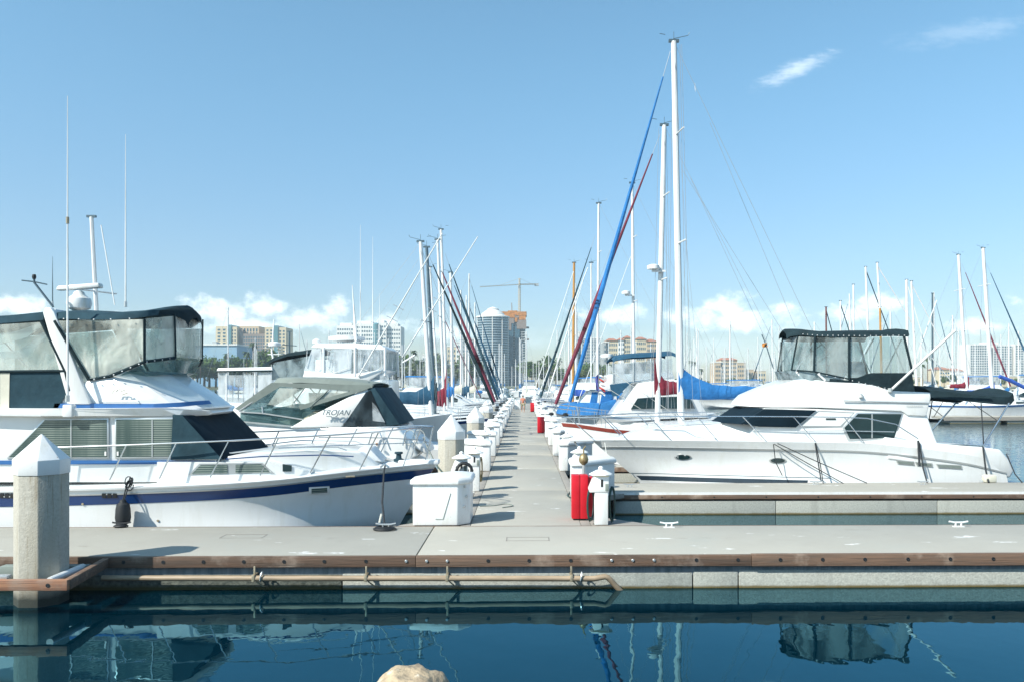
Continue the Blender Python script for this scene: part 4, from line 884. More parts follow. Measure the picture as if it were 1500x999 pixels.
MB().tube([P(590, 531, yc-1.4), P(608, 520, yc-1.4)], .03, 7).build('rod_holder', 'whitewire', B3)
antenna('white antenna above the fishing boat hard top, thicker at its foot', 516, 418, 505, yc-.5, .05, px1=522)
antenna('tallest thin antenna above the fishing boat hard top', 528, 330, 505, yc-.3, .02)
antenna('second thin antenna above the fishing boat hard top', 546, 347, 506, yc+.4, .018)
antenna('short thin antenna at the aft end of the fishing boat hard top', 556, 430, 506, yc+.2, .014)

# ---------------------------------------------------------------- trawler with enclosed aft deck, yc = 33.6
yc = 33.9
B4 = thing('trawler', 'boat with box-like clear aft enclosure and charcoal bridge canopy behind the fishing boat', 'motor boat', (-9, yc, 0))
h = Hull([(-14.5, 0, -.4), (-9, 0, -.5), (-5, 0, -.3), (-3.6, 0, .1)], [(-14.5, 1.5, .1), (-9, 1.6, .1), (-5.6, 1, .2), (-3.4, .015, .6)], [(-14.5, 1.6, 1.1), (-9, 1.8, 1.3), (-5.5, 1.3, 1.6), (-2.9, .03, 1.9)], yc, 18, .2)
h.hull('hull', 'gel', B4); h.deck('deck', 'geldeck', B4)
MB().slab([(318, 620, 1.5), (320, 590, 1.5), (385, 590, 1.5), (470, 590, 1.5), (480, 620, 1.4)], yc).build('deckhouse', 'gel', B4, bevel=.04)
MB().slab([(317, 543, 1.55), (319, 539, 1.5), (398, 537, 1.5), (399, 542, 1.55)], yc).build('enclosure_roof', 'gel', B4, bevel=.02)
bars([[(318, 544, 1.56), (399, 543, 1.56)]], yc, .03, 'roof_edging', 'canvas', B4)
for pg in ([(319, 545, 1.5), (331, 545, 1.5), (331, 590, 1.5), (320, 590, 1.5)], [(333, 549, 1.5), (372, 549, 1.5), (370, 588, 1.5), (335, 588, 1.5)], [(378, 545, 1.5), (398, 545, 1.5), (398, 575, 1.5), (378, 585, 1.5)]):
    MB().panel(pg, yc, .008, True).build('clear_panel', 'vinylw', B4)
for px in (332, 374): bars([[(px, 545, 1.51), (px, 590, 1.51)]], yc, .035, 'enclosure_post', 'gel2', B4)
for px in (341, 349, 357, 365): bars([[(px, 552, 1.1), (px, 588, 1.1)]], yc, .022, 'railing_bar', 'greyalloy', B4)
canopy([(383, 540, 1.4), (400, 529, 1.4), (420, 522, 1.4), (458, 517, 1.4), (462, 518, 1.4)], yc, .1, .12).build('bridge_canopy', 'canvas', B4, smooth=50)
MB().panel([(401, 531, 1.41), (460, 520, 1.41), (460, 555, 1.41), (396, 556, 1.41)], yc, .008, True).build('clear_panel', 'vinyld', B4)
MB().slab([(396, 590, 1.4), (396, 553, 1.4), (480, 552, 1.4), (480, 590, 1.4)], yc).build('bridge', 'gel', B4, bevel=.04)
rm = thing('radar_mast', 'slim mast with white radar dome beside the tan apartment towers', 'mast', P(401, 530, 36))
MB().tube([P(404, 545, 36), P(398, 515, 36), P(401, 475, 36), P(401, 468, 36)], .05, 7, r2=.02).build('pole', 'whitewire', rm)
MB().lathe([(.1, 0), (.26, .03), (.26, .16), (.12, .22)], tuple(P(402, 508, 36)), 16).build('dome', 'whiteplastic', rm)
MB().tube([P(392, 519, 36), P(412, 519, 36)], .02, 6).build('crosspiece', 'whitewire', rm)

# ---------------------------------------------------------------- motor yacht on the right, yc = 23.7
yc = 23.7
B5 = thing('motor_yacht', 'large white motor yacht with dark bimini enclosure moored bow-in at the right', 'motor boat', (8, yc, 0))
h = Hull([(13.25, 0, -.5), (9, 0, -.6), (6, 0, -.55), (4.3, 0, -.35), (3.6, 0, -.1)],
         [(13.3, 1.60, .12), (9.5, 1.78, .10), (7, 1.72, .10), (5, 1.22, .16), (3.35, .02, .34)],
         [(13.1, 1.62, .92), (12.0, 1.74, 1.22), (9.5, 1.80, 1.50), (7, 1.78, 1.56), (4.6, 1.40, 1.57), (3.0, .72, 1.55), (2.0, .03, 1.50)], yc, 38, .30)
h.hull('hull', 'gel', B5); h.deck('deck', 'geldeck', B5, .08)
h.band('rub_rail', 'frame', B5, .20, .24, .022)
h.band('boot_stripe', 'antifoul', B5, 1.03, 1.15, .006, 16, 36); h.band('hull_line', 'greyalloy', B5, .95, .965, .006, 14, 37)
MB().slab([(905, 643, .5), (930, 636, .72), (965, 627, .95), (1005, 621, 1.05), (1058, 618.5, .6), (1094, 596, .6), (1108, 597, 1.0), (1122, 597.5, 1.36), (1200, 598, 1.42), (1323, 601, 1.42), (1358, 606, 1.42), (1374, 650, 1.45), (1374, 672, 1.45), (1085, 668, 1.36), (1000, 650, 1.15)], yc).build('deckhouse', 'gel', B5, bevel=.05, segs=3)
MB().slab([(1300, 672, 1.78), (1300, 640, 1.68), (1345, 647, 1.70), (1374, 649, 1.74), (1440, 654.5, 1.74), (1466, 658, 1.70), (1478, 672, 1.66), (1486, 690, 1.60), (1480, 700, 1.6)], yc).build('cockpit_coaming', 'gel', B5, bevel=.06, segs=3)
MB().box((12.9, yc-1.45, .28), (13.75, yc+1.45, .40)).build('swim_platform', 'gel2', B5, bevel=.03)
MB().panel([(1086, 620, 1.45), (1120, 598.5, 1.45), (1196, 600.5, 1.47), (1166, 625.5, 1.47), (1112, 624.5, 1.455)], yc, .12, True).build('forward_window', 'meshcover', B5, bevel=.004)
MB().slab([(1056, 619, .62), (1092, 596.5, .62), (1107, 597, 1.04), (1122, 597.8, 1.39), (1088, 621, 1.39), (1072, 620, 1.04)], yc).build('windshield_cover', 'meshcover', B5)
MB().panel([(1172, 624.5, 1.432), (1199, 600.8, 1.432), (1252, 603.5, 1.432), (1233, 625, 1.432)], yc, .02).build('side_moulding', 'bluestripe' if False else 'frame', B5)
MB().panel([(1176, 623, 1.437), (1200, 602.5, 1.437), (1250, 605, 1.437), (1231, 623.5, 1.437)], yc, .02).build('side_moulding', 'gel', B5)
MB().panel([(1210, 612, 1.45), (1224, 612, 1.45), (1225, 614.5, 1.45), (1210, 614.5, 1.45)], yc, .02).build('vent_slot', 'glass', B5, bevel=.004)
wf = MB().panel([(1234, 626, 1.436), (1255, 603.5, 1.436), (1324, 604, 1.436), (1312, 643.5, 1.436), (1242, 645, 1.436)], yc, .03, True).build('side_window', 'frame', B5, bevel=.006)
MB().panel([(1237, 626, 1.442), (1257, 605.5, 1.442), (1321, 606, 1.442), (1310, 641, 1.442), (1245, 642.5, 1.442)], yc, .03, True).build('window_pane', 'glass', wf)
MB().panel([(1276.5, 606, 1.446), (1278.5, 606, 1.446), (1278.5, 641, 1.446), (1276.5, 641, 1.446)], yc, .01).build('window_divider', 'frame', wf)
MB().slab([(1080, 594, .4), (1084, 588, .45), (1100, 579, .7), (1135, 566, .85), (1166, 556, .9), (1180, 555, 1.1), (1200, 557, 1.4), (1214, 559, 1.5), (1262, 561, 1.5), (1285, 566, 1.5), (1306, 572, 1.5), (1363, 574.5, 1.5), (1364, 582, 1.5), (1357, 609, 1.48), (1330, 608, 1.48), (1321, 602, 1.48), (1200, 597, 1.46), (1130, 596, 1.36), (1100, 595, .9)], yc).build('flybridge', 'gel', B5, bevel=.03, segs=3)
bars([[(1236, 586.5, 1.515), (1300, 588, 1.515), (1360, 589.5, 1.515)]], yc, .016, 'trim_strip', 'frame', B5)
q = P(1261, 581, yc-1.5); MB().lathe([(.06, 0), (.06, .04), (.03, .06), (.035, .1)], (q.x, q.y-.02, q.z-.02), 10).build('deck_fill', 'frame', B5)
for k in range(9): bars([[(1328+k*2.7, 594.2, 1.512), (1329.6+k*2.7, 594.2, 1.512)]], yc, .006, 'badge', 'greyalloy', B5)
MB().slab([(1152, 543, .55), (1166, 542.5, .75), (1195, 545, 1.34), (1222, 553, 1.42), (1216, 558, 1.42), (1190, 557, 1.3), (1164, 556, .75)], yc).build('wind_screen', 'vinyld', B5)
bars([[(1166, 543.5, .8), (1176, 555, .9)], [(1198, 547, 1.42), (1209, 557, 1.45)]], yc, .03, 'screen_brace', 'gel2', B5, True)
canopy([(1152, 496, .35), (1158, 493, .5), (1170, 491, .75), (1184, 492, 1.1), (1200, 493, 1.38), (1215, 493.5, 1.46), (1270, 493.5, 1.46), (1310, 492.5, 1.46), (1330, 493.5, 1.45), (1332, 491, 1.43)], yc, .13, .11).build('bimini_top', 'canvas', B5, smooth=55)
for pg in ([(1169, 493, .66), (1193, 494, 1.41), (1191, 543, 1.38), (1160, 541, .60)],
           [(1196, 494, 1.43), (1242, 494, 1.45), (1242, 553, 1.45), (1196, 544, 1.41)], [(1246, 494, 1.45), (1323, 494, 1.45), (1334, 546, 1.45), (1276, 547, 1.45), (1258, 553, 1.45), (1246, 553, 1.45)]):
    MB().panel(pg, yc, .006, True).build('clear_panel', 'vinyl2', B5)
f1 = P(1168, 493, yc-.66); f2 = P(1159, 541, yc-.60)
MB().add([(f1.x, yc-.66, f1.z), (f2.x, yc-.60, f2.z), (f2.x, yc+.60, f2.z), (f1.x, yc+.66, f1.z)], [(0, 1, 2, 3)]).build('front_panel', 'vinyl2', B5)
MB().panel([(1243, 553, 1.462), (1256, 553, 1.462), (1276, 546, 1.462), (1336, 546, 1.462), (1340, 573, 1.462), (1303, 571.5, 1.462), (1284, 565, 1.462), (1266, 561.5, 1.462), (1215, 559, 1.44), (1216, 554, 1.44), (1243, 557, 1.46)], yc, .014, True).build('side_curtain', 'canvas', B5)
for s_, r_ in (([(1169, 490, .68), (1159.5, 541, .62)], .022), ([(1194, 493, 1.45), (1192.5, 545, 1.42)], .034), ([(1244, 493, 1.47), (1244, 556, 1.46)], .038), ([(1324, 492, 1.47), (1337, 548, 1.47)], .034)):
    bars([s_], yc, r_, 'frame_pole', 'canvas', B5, True)
bars([[(1159, 541.5, .62), (1192, 544, 1.42), (1216, 549, 1.45), (1244, 555, 1.47)]], yc, .022, 'canvas_edging', 'canvas', B5, True)
for s_ in ([(1200, 530, .9), (1238, 500, .9)], [(1200, 500, .9), (1240, 545, .9)], [(1255, 505, .8), (1275, 545, .8)], [(1165, 545, .9), (1190, 505, .9)]): bars([s_], yc, .013, 'bow_strut', 'steel', B5, True)
bars([[(1295, 548, .8), (1320, 498, .8)], [(1268, 518, .6), (1280, 496, .6)]], yc, .02, 'inner_pole', 'cream', B5, False)
q = P(1215, 556, yc)
for k in (-.5, .5): MB().box((q.x+.2, yc+k-.26, 3.2), (q.x+.75, yc+k+.26, 3.75)).build('helm_seat', 'gel2', B5, bevel=.1)
# aft sun canopy
canopy([(1364, 582.5, 1.35), (1395, 585, 1.38), (1430, 589, 1.38), (1462, 592, 1.36), (1480, 592.5, 1.3), (1486, 586, 1.2)], yc, .16, .19).build('aft_canopy', 'canvas', B5, smooth=50)
bars([[(1478, 590, 1.34), (1440, 653, 1.6)]], yc, .024, 'canopy_strut', 'steel', B5, True)
bars([[(1437, 590, 1.34), (1441, 653, 1.6)]], yc, .016, 'canopy_strap', 'rope', B5, True)
bars([[(1381, 588, 1.34), (1368, 610, 1.4)], [(1420, 588, 1.36), (1460, 615, 1.45)]], yc, .010, 'canopy_strap', 'rope', B5, True)
bars([[(1374, 649.5, 1.62), (1405, 651, 1.7), (1440, 653, 1.7)]], yc, .014, 'cockpit_rail', 'greyalloy', B5, True)
bars([[(1305, 571, 1.53), (1400, 484, 2.6)]], yc, .034, 'outrigger', 'whitewire', B5, True)
MB().tube([P(1304, 574, yc-1.53), P(1304, 568, yc-1.53)], .06, 10).build('outrigger_socket', 'frame', B5)
# rails
bars([[(826, 611.5, .25), (840, 610.8, .4), (887, 610.3, .75), (951, 609.6, 1.2), (1021, 609.4, 1.5), (1088, 609.4, 1.66), (1162, 609.6, 1.72), (1237, 610.8, 1.74), (1270, 612.4, 1.74), (1312, 621, 1.74), (1345, 642, 1.74)]], yc, .015, 'side_rail', 'steel', B5, True)
bars([[(1168, 631, 1.70), (1240, 630.5, 1.72), (1310, 632, 1.74)]], yc, .010, 'mid_rail', 'steel', B5)
for a, b in (((833, 611, .3), (868, 641, .25)), ((887, 610.5, .75), (921, 645, .78)), ((951, 609.8, 1.2), (985, 646, 1.2)), ((1021, 609.6, 1.5), (1053, 647, 1.5)), ((1088, 609.6, 1.66), (1124, 647, 1.68)), ((1162, 609.8, 1.72), (1196, 648, 1.76)), ((1237, 611, 1.74), (1266, 648, 1.77))):
    bars([[a, b]], yc, .013, 'stanchion', 'steel', B5, True)
MB().tube([P(826, 611.5, yc-.25), P(823, 611.5, yc), Vector((P(826, 611.5, yc-.25).x, yc+.25, P(826, 611.5, yc-.25).z))], .015, 7).build('pulpit_loop', 'steel', B5)
MB().box((1.35, yc-.2, 1.47), (2.6, yc+.2, 1.55)).build('bow_pulpit', 'gel2', B5, bevel=.03)
MB().tube([(1.5, yc, 1.45), (1.75, yc, 1.2), (2.05, yc, .95)], .03, 7).build('anchor', 'steel', B5)
for px, py in ((1000, 669), (1139, 674)):
    el = lambda k_: [(px+12.5*k_*math.cos(a), py+4.2*k_*math.sin(a)) for a in [k*math.pi/10 for k in range(20)]]
    fr = h.plate(el(1.0), .022).build('porthole', 'frame', B5); h.plate(el(.82), .03).build('porthole_glass', 'glass', fr)
for x0, x1, y0 in ((1312, 1338, 673.5), (1340, 1365, 676), (1371, 1408, 679)):
    fr = h.plate([(x0, y0), (x1, y0+1.8), (x1+1, y0+7.5), (x0+3, y0+5.5)], .02).build('hull_vent', 'frame', B5)
    h.plate([(x0+2, y0+1), (x1-1.5, y0+2.6), (x1-1, y0+6.3), (x0+4, y0+4.8)], .028).build('vent_grille', 'greycanvas', fr)
# mooring lines of the yacht
def mline(label, pts, r=.014, m='rope', sag=0):
    mb = MB(); pts = [Vector(p) for p in pts]; out = []
    for a, b in zip(pts, pts[1:]):
        for i in range(7): out.append(a.lerp(b, i/6)+Vector((0, 0, -sag*math.sin(math.pi*i/6))))
    mb.tube(out, r, 6); return tag(mb.build('mooring_line', m, None), label, 'rope')
yy_ = 21.62
mline('long dark spring line from the yacht midships slanting down to the finger dock, upper one', [P(1139, 649, yc-1.8), P(1200, 677, 21.7), P(1270, 707, 21.3)], .012)
mline('long dark spring line from the yacht midships slanting down to the finger dock, lower one', [P(1134, 650, yc-1.8), P(1190, 682, 21.7), P(1238, 709, 21.3)], .012)
mline('short dark rope hanging over the yacht porthole', [P(1133, 650, yc-1.82), P(1136, 676, yc-1.86), P(1146, 696, yc-1.84)], .012)
mline('dark line looped from the yacht deck to the midships dock cleat, straight one', [P(1194, 648, yc-1.80), P(1197, 668, 21.75), P(1203, 705, 21.35)], .016)
mline('dark line looped from the yacht deck to the midships dock cleat, slack one', [P(1195, 648, yc-1.80), P(1202, 682, 21.7), P(1206, 708, 21.3)], .012)
mline('black line doubled from the yacht aft rail to its dock cleat, thick one', [P(1345, 645, yc-1.76), P(1347, 682, 21.75)], .03)
mline('black line from the yacht aft rail down to its dock cleat', [P(1347, 648, yc-1.76), P(1352, 685, 21.7), P(1358, 706, 21.3)], .018)
mline('black stern line from the yacht canopy foot to the finger dock', [P(1440, 654, yc-1.74), P(1444, 688, 21.75), P(1448, 706, 21.3)], .024)
mline('dark stern line at the yacht transom', [P(1474, 664, yc-1.7), P(1487, 694, 21.75), P(1497, 706, 21.35)], .016)
mline('pale rope dropping from the yacht bow rail', [P(886, 648, yc-.7), P(889, 668, 22.0), P(891, 690, 21.6)], .012, 'whiterope')
fc = P(1446, 699, 21.6); fdd = thing('dock_bumper', 'small cream bumper block on the finger dock under the yacht stern', 'bumper', (fc.x, 21.45, DECK))
MB().box((fc.x-.16, 21.4, DECK), (fc.x+.16, 21.6, DECK+.2)).build('pad', 'cream', fdd, bevel=.04); MB().box((fc.x-.2, 21.5, DECK-.1), (fc.x+.2, 21.62, DECK+.05)).build('bracket', 'frame', fdd, bevel=.01)

# ---------------------------------------------------------------- sailing boats
def sailboat(label, yc, bx, d, L, hb, mast, top, rm=.09, alloy='alloy', hullm='gel', stripe=None, zs=1.15, furl=None, furl_r=.07, stay_top=None, cover=None, cover_len=3.4, boom_z=None,
             hood=None, peak=.5, tail=.24, name='sailing_boat', group=None, detail=True, bowz=None, crew=True, furl_foot=None):
    """bow at x=bx pointing d (+1: +X); mast foot and top as (x, z) in world metres"""
    X = lambda t: bx-d*t
    bowz = bowz or zs+.35
    t = thing(name, label, 'sailing boat', (X(L/2), yc, 0), group)
    h = Hull([(X(L*.98), 0, .1), (X(L*.75), 0, -.35), (X(L*.4), 0, -.5), (X(L*.1), 0, -.15), (X(L*.09), 0, 0)], [(X(L*.985), hb*.55, .2), (X(L*.7), hb*.85, .1), (X(L*.35), hb*.7, .1), (X(L*.12), hb*.16, .2), (X(L*.06), .01, .35)],
             [(X(L), hb*.62, zs), (X(L*.75), hb*.95, zs-.05), (X(L*.5), hb, zs), (X(L*.2), hb*.55, zs+.18), (X(L*.06), hb*.17, bowz-.05), (X(0), .02, bowz)], yc, 16 if detail else 9, .12)
    h.hull('hull', hullm, t); h.deck('deck', 'geldeck', t, .06, .03)
    if stripe: h.band('sheer_stripe', stripe, t, .02, .15, .014)
    if detail: h.band('boot_stripe', 'antifoul', t, zs-.12, zs, .006, 1, 13)
    cz = zs+.42
    cp = lambda f, z, w: [(X(L*f), yc-w, z), (X(L*f), yc+w, z)]
    s0, s1 = .24, .66
    mb = MB(); rg = []
    for f, z, w in ((s0, zs+.12, hb*.32), (s0+.05, cz-.08, hb*.42), (s0+.2, cz, hb*.56), (s1, cz+.04, hb*.6), (s1+.01, zs-.02, hb*.62)):
        rg.append([(X(L*f), yc-w, zs-.05), (X(L*f), yc-w*.94, z), (X(L*f), yc+w*.94, z), (X(L*f), yc+w, zs-.05)])
    cab = mb.rings(rg).build('cabin', 'gel', t, bevel=.03 if detail else 0)
    if detail:
        for f in (.36, .45, .54):
            w = hb*.56+.012
            MB().box((min(X(L*f), X(L*(f+.06))), yc-w-.004, zs+.12), (max(X(L*f), X(L*(f+.06))), yc-w+.05, zs+.27)).build('cabin_window', 'glass', cab, bevel=.01)
    mx, mz = mast; tx, tz = top; ms = Vector((mx, yc, mz)); mt = Vector((tx, yc, tz))
    mo = MB().tube([ms, ms.lerp(mt, .75), mt], rm, 10 if detail else 6, r2=rm*.8).build('mast', alloy, t)
    for f in ((.48, .76) if tz > 13 else (.55,)):
        q = ms.lerp(mt, f)
        MB().tube([q+Vector((d*-.1, -.95, -.03)), q, q+Vector((d*-.1, .95, -.03))], .03 if detail else .025, 6).build('spreader', alloy, mo)
        if not detail: break
    if detail:
        mb = MB(); mb.tube([mt, mt+Vector((0, 0, .35))], .01, 5); mb.tube([mt+Vector((-.02, 0, .1)), mt+Vector((-.5*d, 0, .22)), mt+Vector((-.55*d, 0, .32))], .012, 5); mb.box(tuple(mt+Vector((-.18, -.06, -.02))), tuple(mt+Vector((.18, .06, .07))))
        mb.tube([mt+Vector((.3*d, 0, .25)), mt+Vector((.5*d, 0, .28))], .012, 5); mb.build('masthead_gear', 'greyalloy', mo)
    bz = boom_z or zs+1.15
    bs = Vector((mx-d*.12, yc, bz)); be = Vector((mx-d*(cover_len+.3), yc, bz+.08))
    bo = MB().tube([bs, be], .06, 8 if detail else 5).build('boom', alloy, t)
    if cover:
        rg = []; n = 14
        for i in range(n+1):
            f = i/n; hh = tail*(1-.35*f)+peak*math.exp(-(f/.24)**1.6)+.02*math.sin(i*2.1); w = .13+.06*math.sin(i*1.7)*.4
            c_ = Vector((mx+d*.12-d*(cover_len+.15)*f, yc+.02*math.sin(i*1.3), bz-.10-.03*math.sin(f*6)))
            if i == 0: hh *= 1.25
            rg.append([tuple(c_+Vector((0, w*math.cos(a)*(1 if math.sin(a) < .2 else .75), (hh+.22)*.5*math.sin(a)+(hh+.02)*.5))) for a in [k*math.pi/5 for k in range(10)]])
        MB().rings(rg).build('sail_cover', cover, t, smooth=60)
    ft = Vector((bx-d*.15, yc, bowz+.08)) if furl_foot is None else Vector(furl_foot)
    st = Vector((stay_top[0], yc, stay_top[1])) if stay_top else ms.lerp(mt, .97)
    fo = MB().tube([ft, st], .010 if detail else .014, 5).build('forestay', 'wire', t)
    if furl:
        a, b = ft.lerp(st, .05), ft.lerp(st, .93); pts = [a.lerp(b, i/10)+Vector((0, 0, 0)) for i in range(11)]
        MB().tube(pts[:4], furl_r*.75, 8, r2=furl_r*1.05).tube(pts[3:], furl_r*1.05, 8, r2=furl_r*.3).build('furled_sail', furl, t)
        MB().lathe([(.03, 0), (.10, .02), (.10, .1), (.03, .13)], tuple(ft.lerp(st, .01)), 10).build('furler_drum', 'black', t)
    MB().tube([Vector((X(L*.98), yc, zs+.05)), mt], .008 if detail else .012, 4).build('backstay', 'wire', t)
    for s_ in (-1, 1):
        q = ms.lerp(mt, .48 if tz > 13 else .55)+Vector((-.1*d, s_*.95, 0)); mb = MB()
        mb.tube([Vector((mx-d*.15, yc+s_*hb*.92, zs)), q, mt-Vector((0, 0, .1))], .007 if detail else .011, 4)
        if detail: mb.tube([Vector((mx+d*.35, yc+s_*hb*.88, zs)), q], .006, 4); mb.tube([Vector((mx-d*.5, yc+s_*hb*.9, zs)), q], .006, 4)
        mb.build('shroud', 'wire', t)
    if detail:
        for s_ in (-1, 1):
            mb = MB()
            sh = [h.s[i] for i in range(0, 16)]
            for zz in (.3, .58): mb.tube([(p.x, yc+s_*max(p.y-.04, .02), p.z+zz) for p in sh], .007, 4)
            mb.build('lifeline', 'wire', t)
            for i in (1, 4, 7, 10, 12): MB().tube([(sh[i].x, yc+s_*(sh[i].y-.04), sh[i].z), (sh[i].x, yc+s_*(sh[i].y-.04), sh[i].z+.6)], .012, 5).build('stanchion', 'steel', t)
        p = h.s[15]; q = h.s[12]
        MB().tube([(q.x, yc-q.y, q.z), (q.x+d*.1, yc-q.y, q.z+.6), (p.x+d*.12, yc, p.z+.62), (q.x+d*.1, yc+q.y, q.z+.6), (q.x, yc+q.y, q.z)], .015, 6).build('pulpit', 'steel', t)
    if hood:
        xh = X(L*.68); w = hb*.55; mb = MB()
        mb.rings([[(xh+d*.9*a, yc+w*math.cos(b), zs+.35+.75*c_*math.sin(b)) for b in [k*math.pi/8 for k in range(9)]] for a, c_ in ((.5, .05), (.35, .7), (.1, .95), (-.6, 1.0))], close=False, cap=False)
        mb.build('spray_hood', hood, t, smooth=50)
    return t
def xw(px, Y, py=562): return P(px, py, Y).x
def zw(py, Y): return P(765, py, Y).z
def mk(label, Y, bow_px, mast_px, mast_py, top_px, top_py, d, **k):
    return sailboat(label, Y, k.pop('bx', xw(bow_px, Y)), d, k.pop('L', 10), k.pop('hb', 1.55), (xw(mast_px, Y), k.pop('mz', 1.5)), (xw(top_px, Y), zw(top_py, Y)), **k)
# right side
mk('sailing boat with tallest white mast, blue furled foresail and bright blue boom cover', 28.7, 826, 998, 610, 987, 60, -1, bx=1.35, L=10.8, hb=1.6, rm=.125, stripe='redrail', zs=1.38, bowz=1.78, furl='bluecanvas', furl_r=.085, stay_top=(xw(982, 28.7), zw(74, 28.7)), furl_foot=(xw(827, 28.7), 28.7, 1.85), cover='bluecanvas', cover_len=3.2, boom_z=2.78, peak=.62, tail=.30)
mk('sailing boat with maroon furled foresail and maroon boom cover behind the tallest mast', 33.8, 812, 963, 600, 973, 183, -1, bx=1.5, L=11, rm=.12, furl='fadedmaroon', furl_r=.09, stay_top=(xw(967, 33.8), zw(196, 33.8)), furl_foot=(xw(806, 33.8), 33.8, 1.7), cover='maroon', cover_len=.95, boom_z=2.85, peak=.65, tail=.45, hood='maroon')
mk('sailing boat with plain white mast showing between the blue furled sail and two tall masts', 48.9, 800, 929, 560, 926, 268, -1, bx=1.6, L=12, rm=.10, stay_top=None, cover='bluecanvas', cover_len=3.5)
mk('sailing boat with slim mast and dark furled foresail farther up the row', 54.1, 800, 875, 560, 877, 298, -1, bx=1.6, L=11, rm=.09, furl='canvas2', furl_r=.075, stay_top=(xw(872, 54.1), zw(345, 54.1)), furl_foot=(xw(788, 54.1), 54.1, 1.7), cover='bluecanvas')
mk('sailing boat with golden varnished wooden mast', 69.5, 790, 839, 560, 841, 385, -1, bx=1.6, L=11, rm=.12, alloy='woodmast', cover='royalcanvas')
mk('sailing boat with long pale forestay next to the wooden mast', 64.3, 785, 866, 560, 866, 385, -1, bx=1.6, L=12, rm=.07, furl='whiteplastic', furl_r=.05, stay_top=(xw(858, 64.3), zw(400, 64.3)), cover='tealcanvas')
# left side
mk('sailing boat with thick leaning white mast, leftmost of the tall cluster, teal boom cover', 39.0, 700, 632, 560, 616, 355, 1, bx=-1.6, L=10, rm=.105, cover='tealcanvas', cover_len=2.2, boom_z=2.35, peak=.5, tail=.42, hullm='gel', stripe='navy')
mk('sailing boat with dark grey mast and dark furled foresail', 44.1, 732, 637, 560, 625, 363, 1, bx=-1.2, L=10.5, rm=.10, alloy='greyalloy', furl='canvas', furl_r=.09, stay_top=(xw(627, 44.1), zw(372, 44.1)), cover='canvas', cover_len=3, hullm='antifoul')
mk('sailing boat with maroon hanging sail cover and slim white mast', 49.2, 732, 651, 560, 641, 352, 1, bx=-1.3, L=10, rm=.09, furl='fadedmaroon', furl_r=.11, stay_top=(xw(642, 49.2), zw(385, 49.2)), cover='maroon', cover_len=.55, boom_z=1.95, peak=.9, tail=.95)
mk('sailing boat with tallest mast of the left cluster, dark furled sail', 54.3, 742, 655, 560, 646, 337, 1, bx=-1.3, L=10, rm=.10, furl='canvas2', furl_r=.09, stay_top=(xw(652, 54.3), zw(372, 54.3)), cover='bluecanvas', cover_len=2)
mk('sailing boat with shorter mast and bright blue boom cover, last of the left cluster', 59.4, 742, 663, 560, 660, 400, 1, bx=-1.3, L=10, rm=.10, furl='tealcanvas', furl_r=.08, cover='bluecanvas', cover_len=.5, boom_z=2.4, peak=.5, tail=.6)
mk('sailing boat with thin white mast between the thick and tallest masts', 64.5, 740, 643, 560, 630, 392, 1, bx=-1.5, L=11, rm=.08, cover='tealcanvas')
# power boats further along on the right
def cruiser(label, yc, bx, d, L, hb, name='motor_cruiser', canvas='bluecanvas', win='glass', group=None, fly=True, zs=1.25):
    """small flybridge cruiser, bow at bx"""
    X = lambda t: bx-d*t*L
    t = thing(name, label, 'motor boat', (X(.5), yc, 0), group)
    h = Hull([(X(1), 0, -.4), (X(.5), 0, -.5), (X(.12), 0, -.1)], [(X(1), hb*.9, .1), (X(.5), hb*.85, .1), (X(.09), .01, .5)], [(X(1), hb*.92, zs-.15), (X(.55), hb, zs), (X(.2), hb*.62, zs+.2), (X(0), .02, zs+.35)], yc, 12, .2)
    h.hull('hull', 'gel', t); h.deck('deck', 'geldeck', t); h.band('rub_rail', 'bluestripe', t, .05, .13, .02)
    def bl(pts, nm, m, bev=.03, par=t):
        return MB().rings([[(X(a), yc-w, z) for a, z, w in pts], [(X(a), yc+w, z) for a, z, w in pts]]).build(nm, m, par, bevel=bev)
    ho = bl([(.22, zs, hb*.5), (.40, zs+1.0, hb*.7), (.84, zs+1.0, hb*.75), (.88, zs-.1, hb*.78)], 'deckhouse', 'gel')
    bl([(.30, zs+.35, hb*.56), (.385, zs+.85, hb*.69), (.52, zs+.85, hb*.735), (.52, zs+.35, hb*.735)], 'side_window', win, 0, ho)
    bl([(.55, zs+.35, hb*.75), (.55, zs+.85, hb*.75), (.78, zs+.85, hb*.765), (.80, zs+.35, hb*.77)], 'side_window', win, 0, ho)
    if fly:
        bl([(.42, zs+1.0, hb*.6), (.46, zs+1.5, hb*.62), (.80, zs+1.55, hb*.66), (.86, zs+1.0, hb*.7)], 'flybridge', 'gel')
        bl([(.45, zs+2.45, hb*.6), (.46, zs+2.55, hb*.55), (.80, zs+2.6, hb*.58), (.82, zs+2.48, hb*.62)], 'bimini_top', canvas)
        bl([(.46, zs+1.5, hb*.60), (.47, zs+2.45, hb*.58), (.80, zs+2.48, hb*.6), (.80, zs+1.55, hb*.64)], 'clear_panel', 'vinylw', 0)
    else: bl([(.45, zs+1.0, hb*.62), (.47, zs+1.12, hb*.6), (.85, zs+1.15, hb*.66), (.88, zs+1.0, hb*.7)], 'canvas_cover', canvas)
    return t
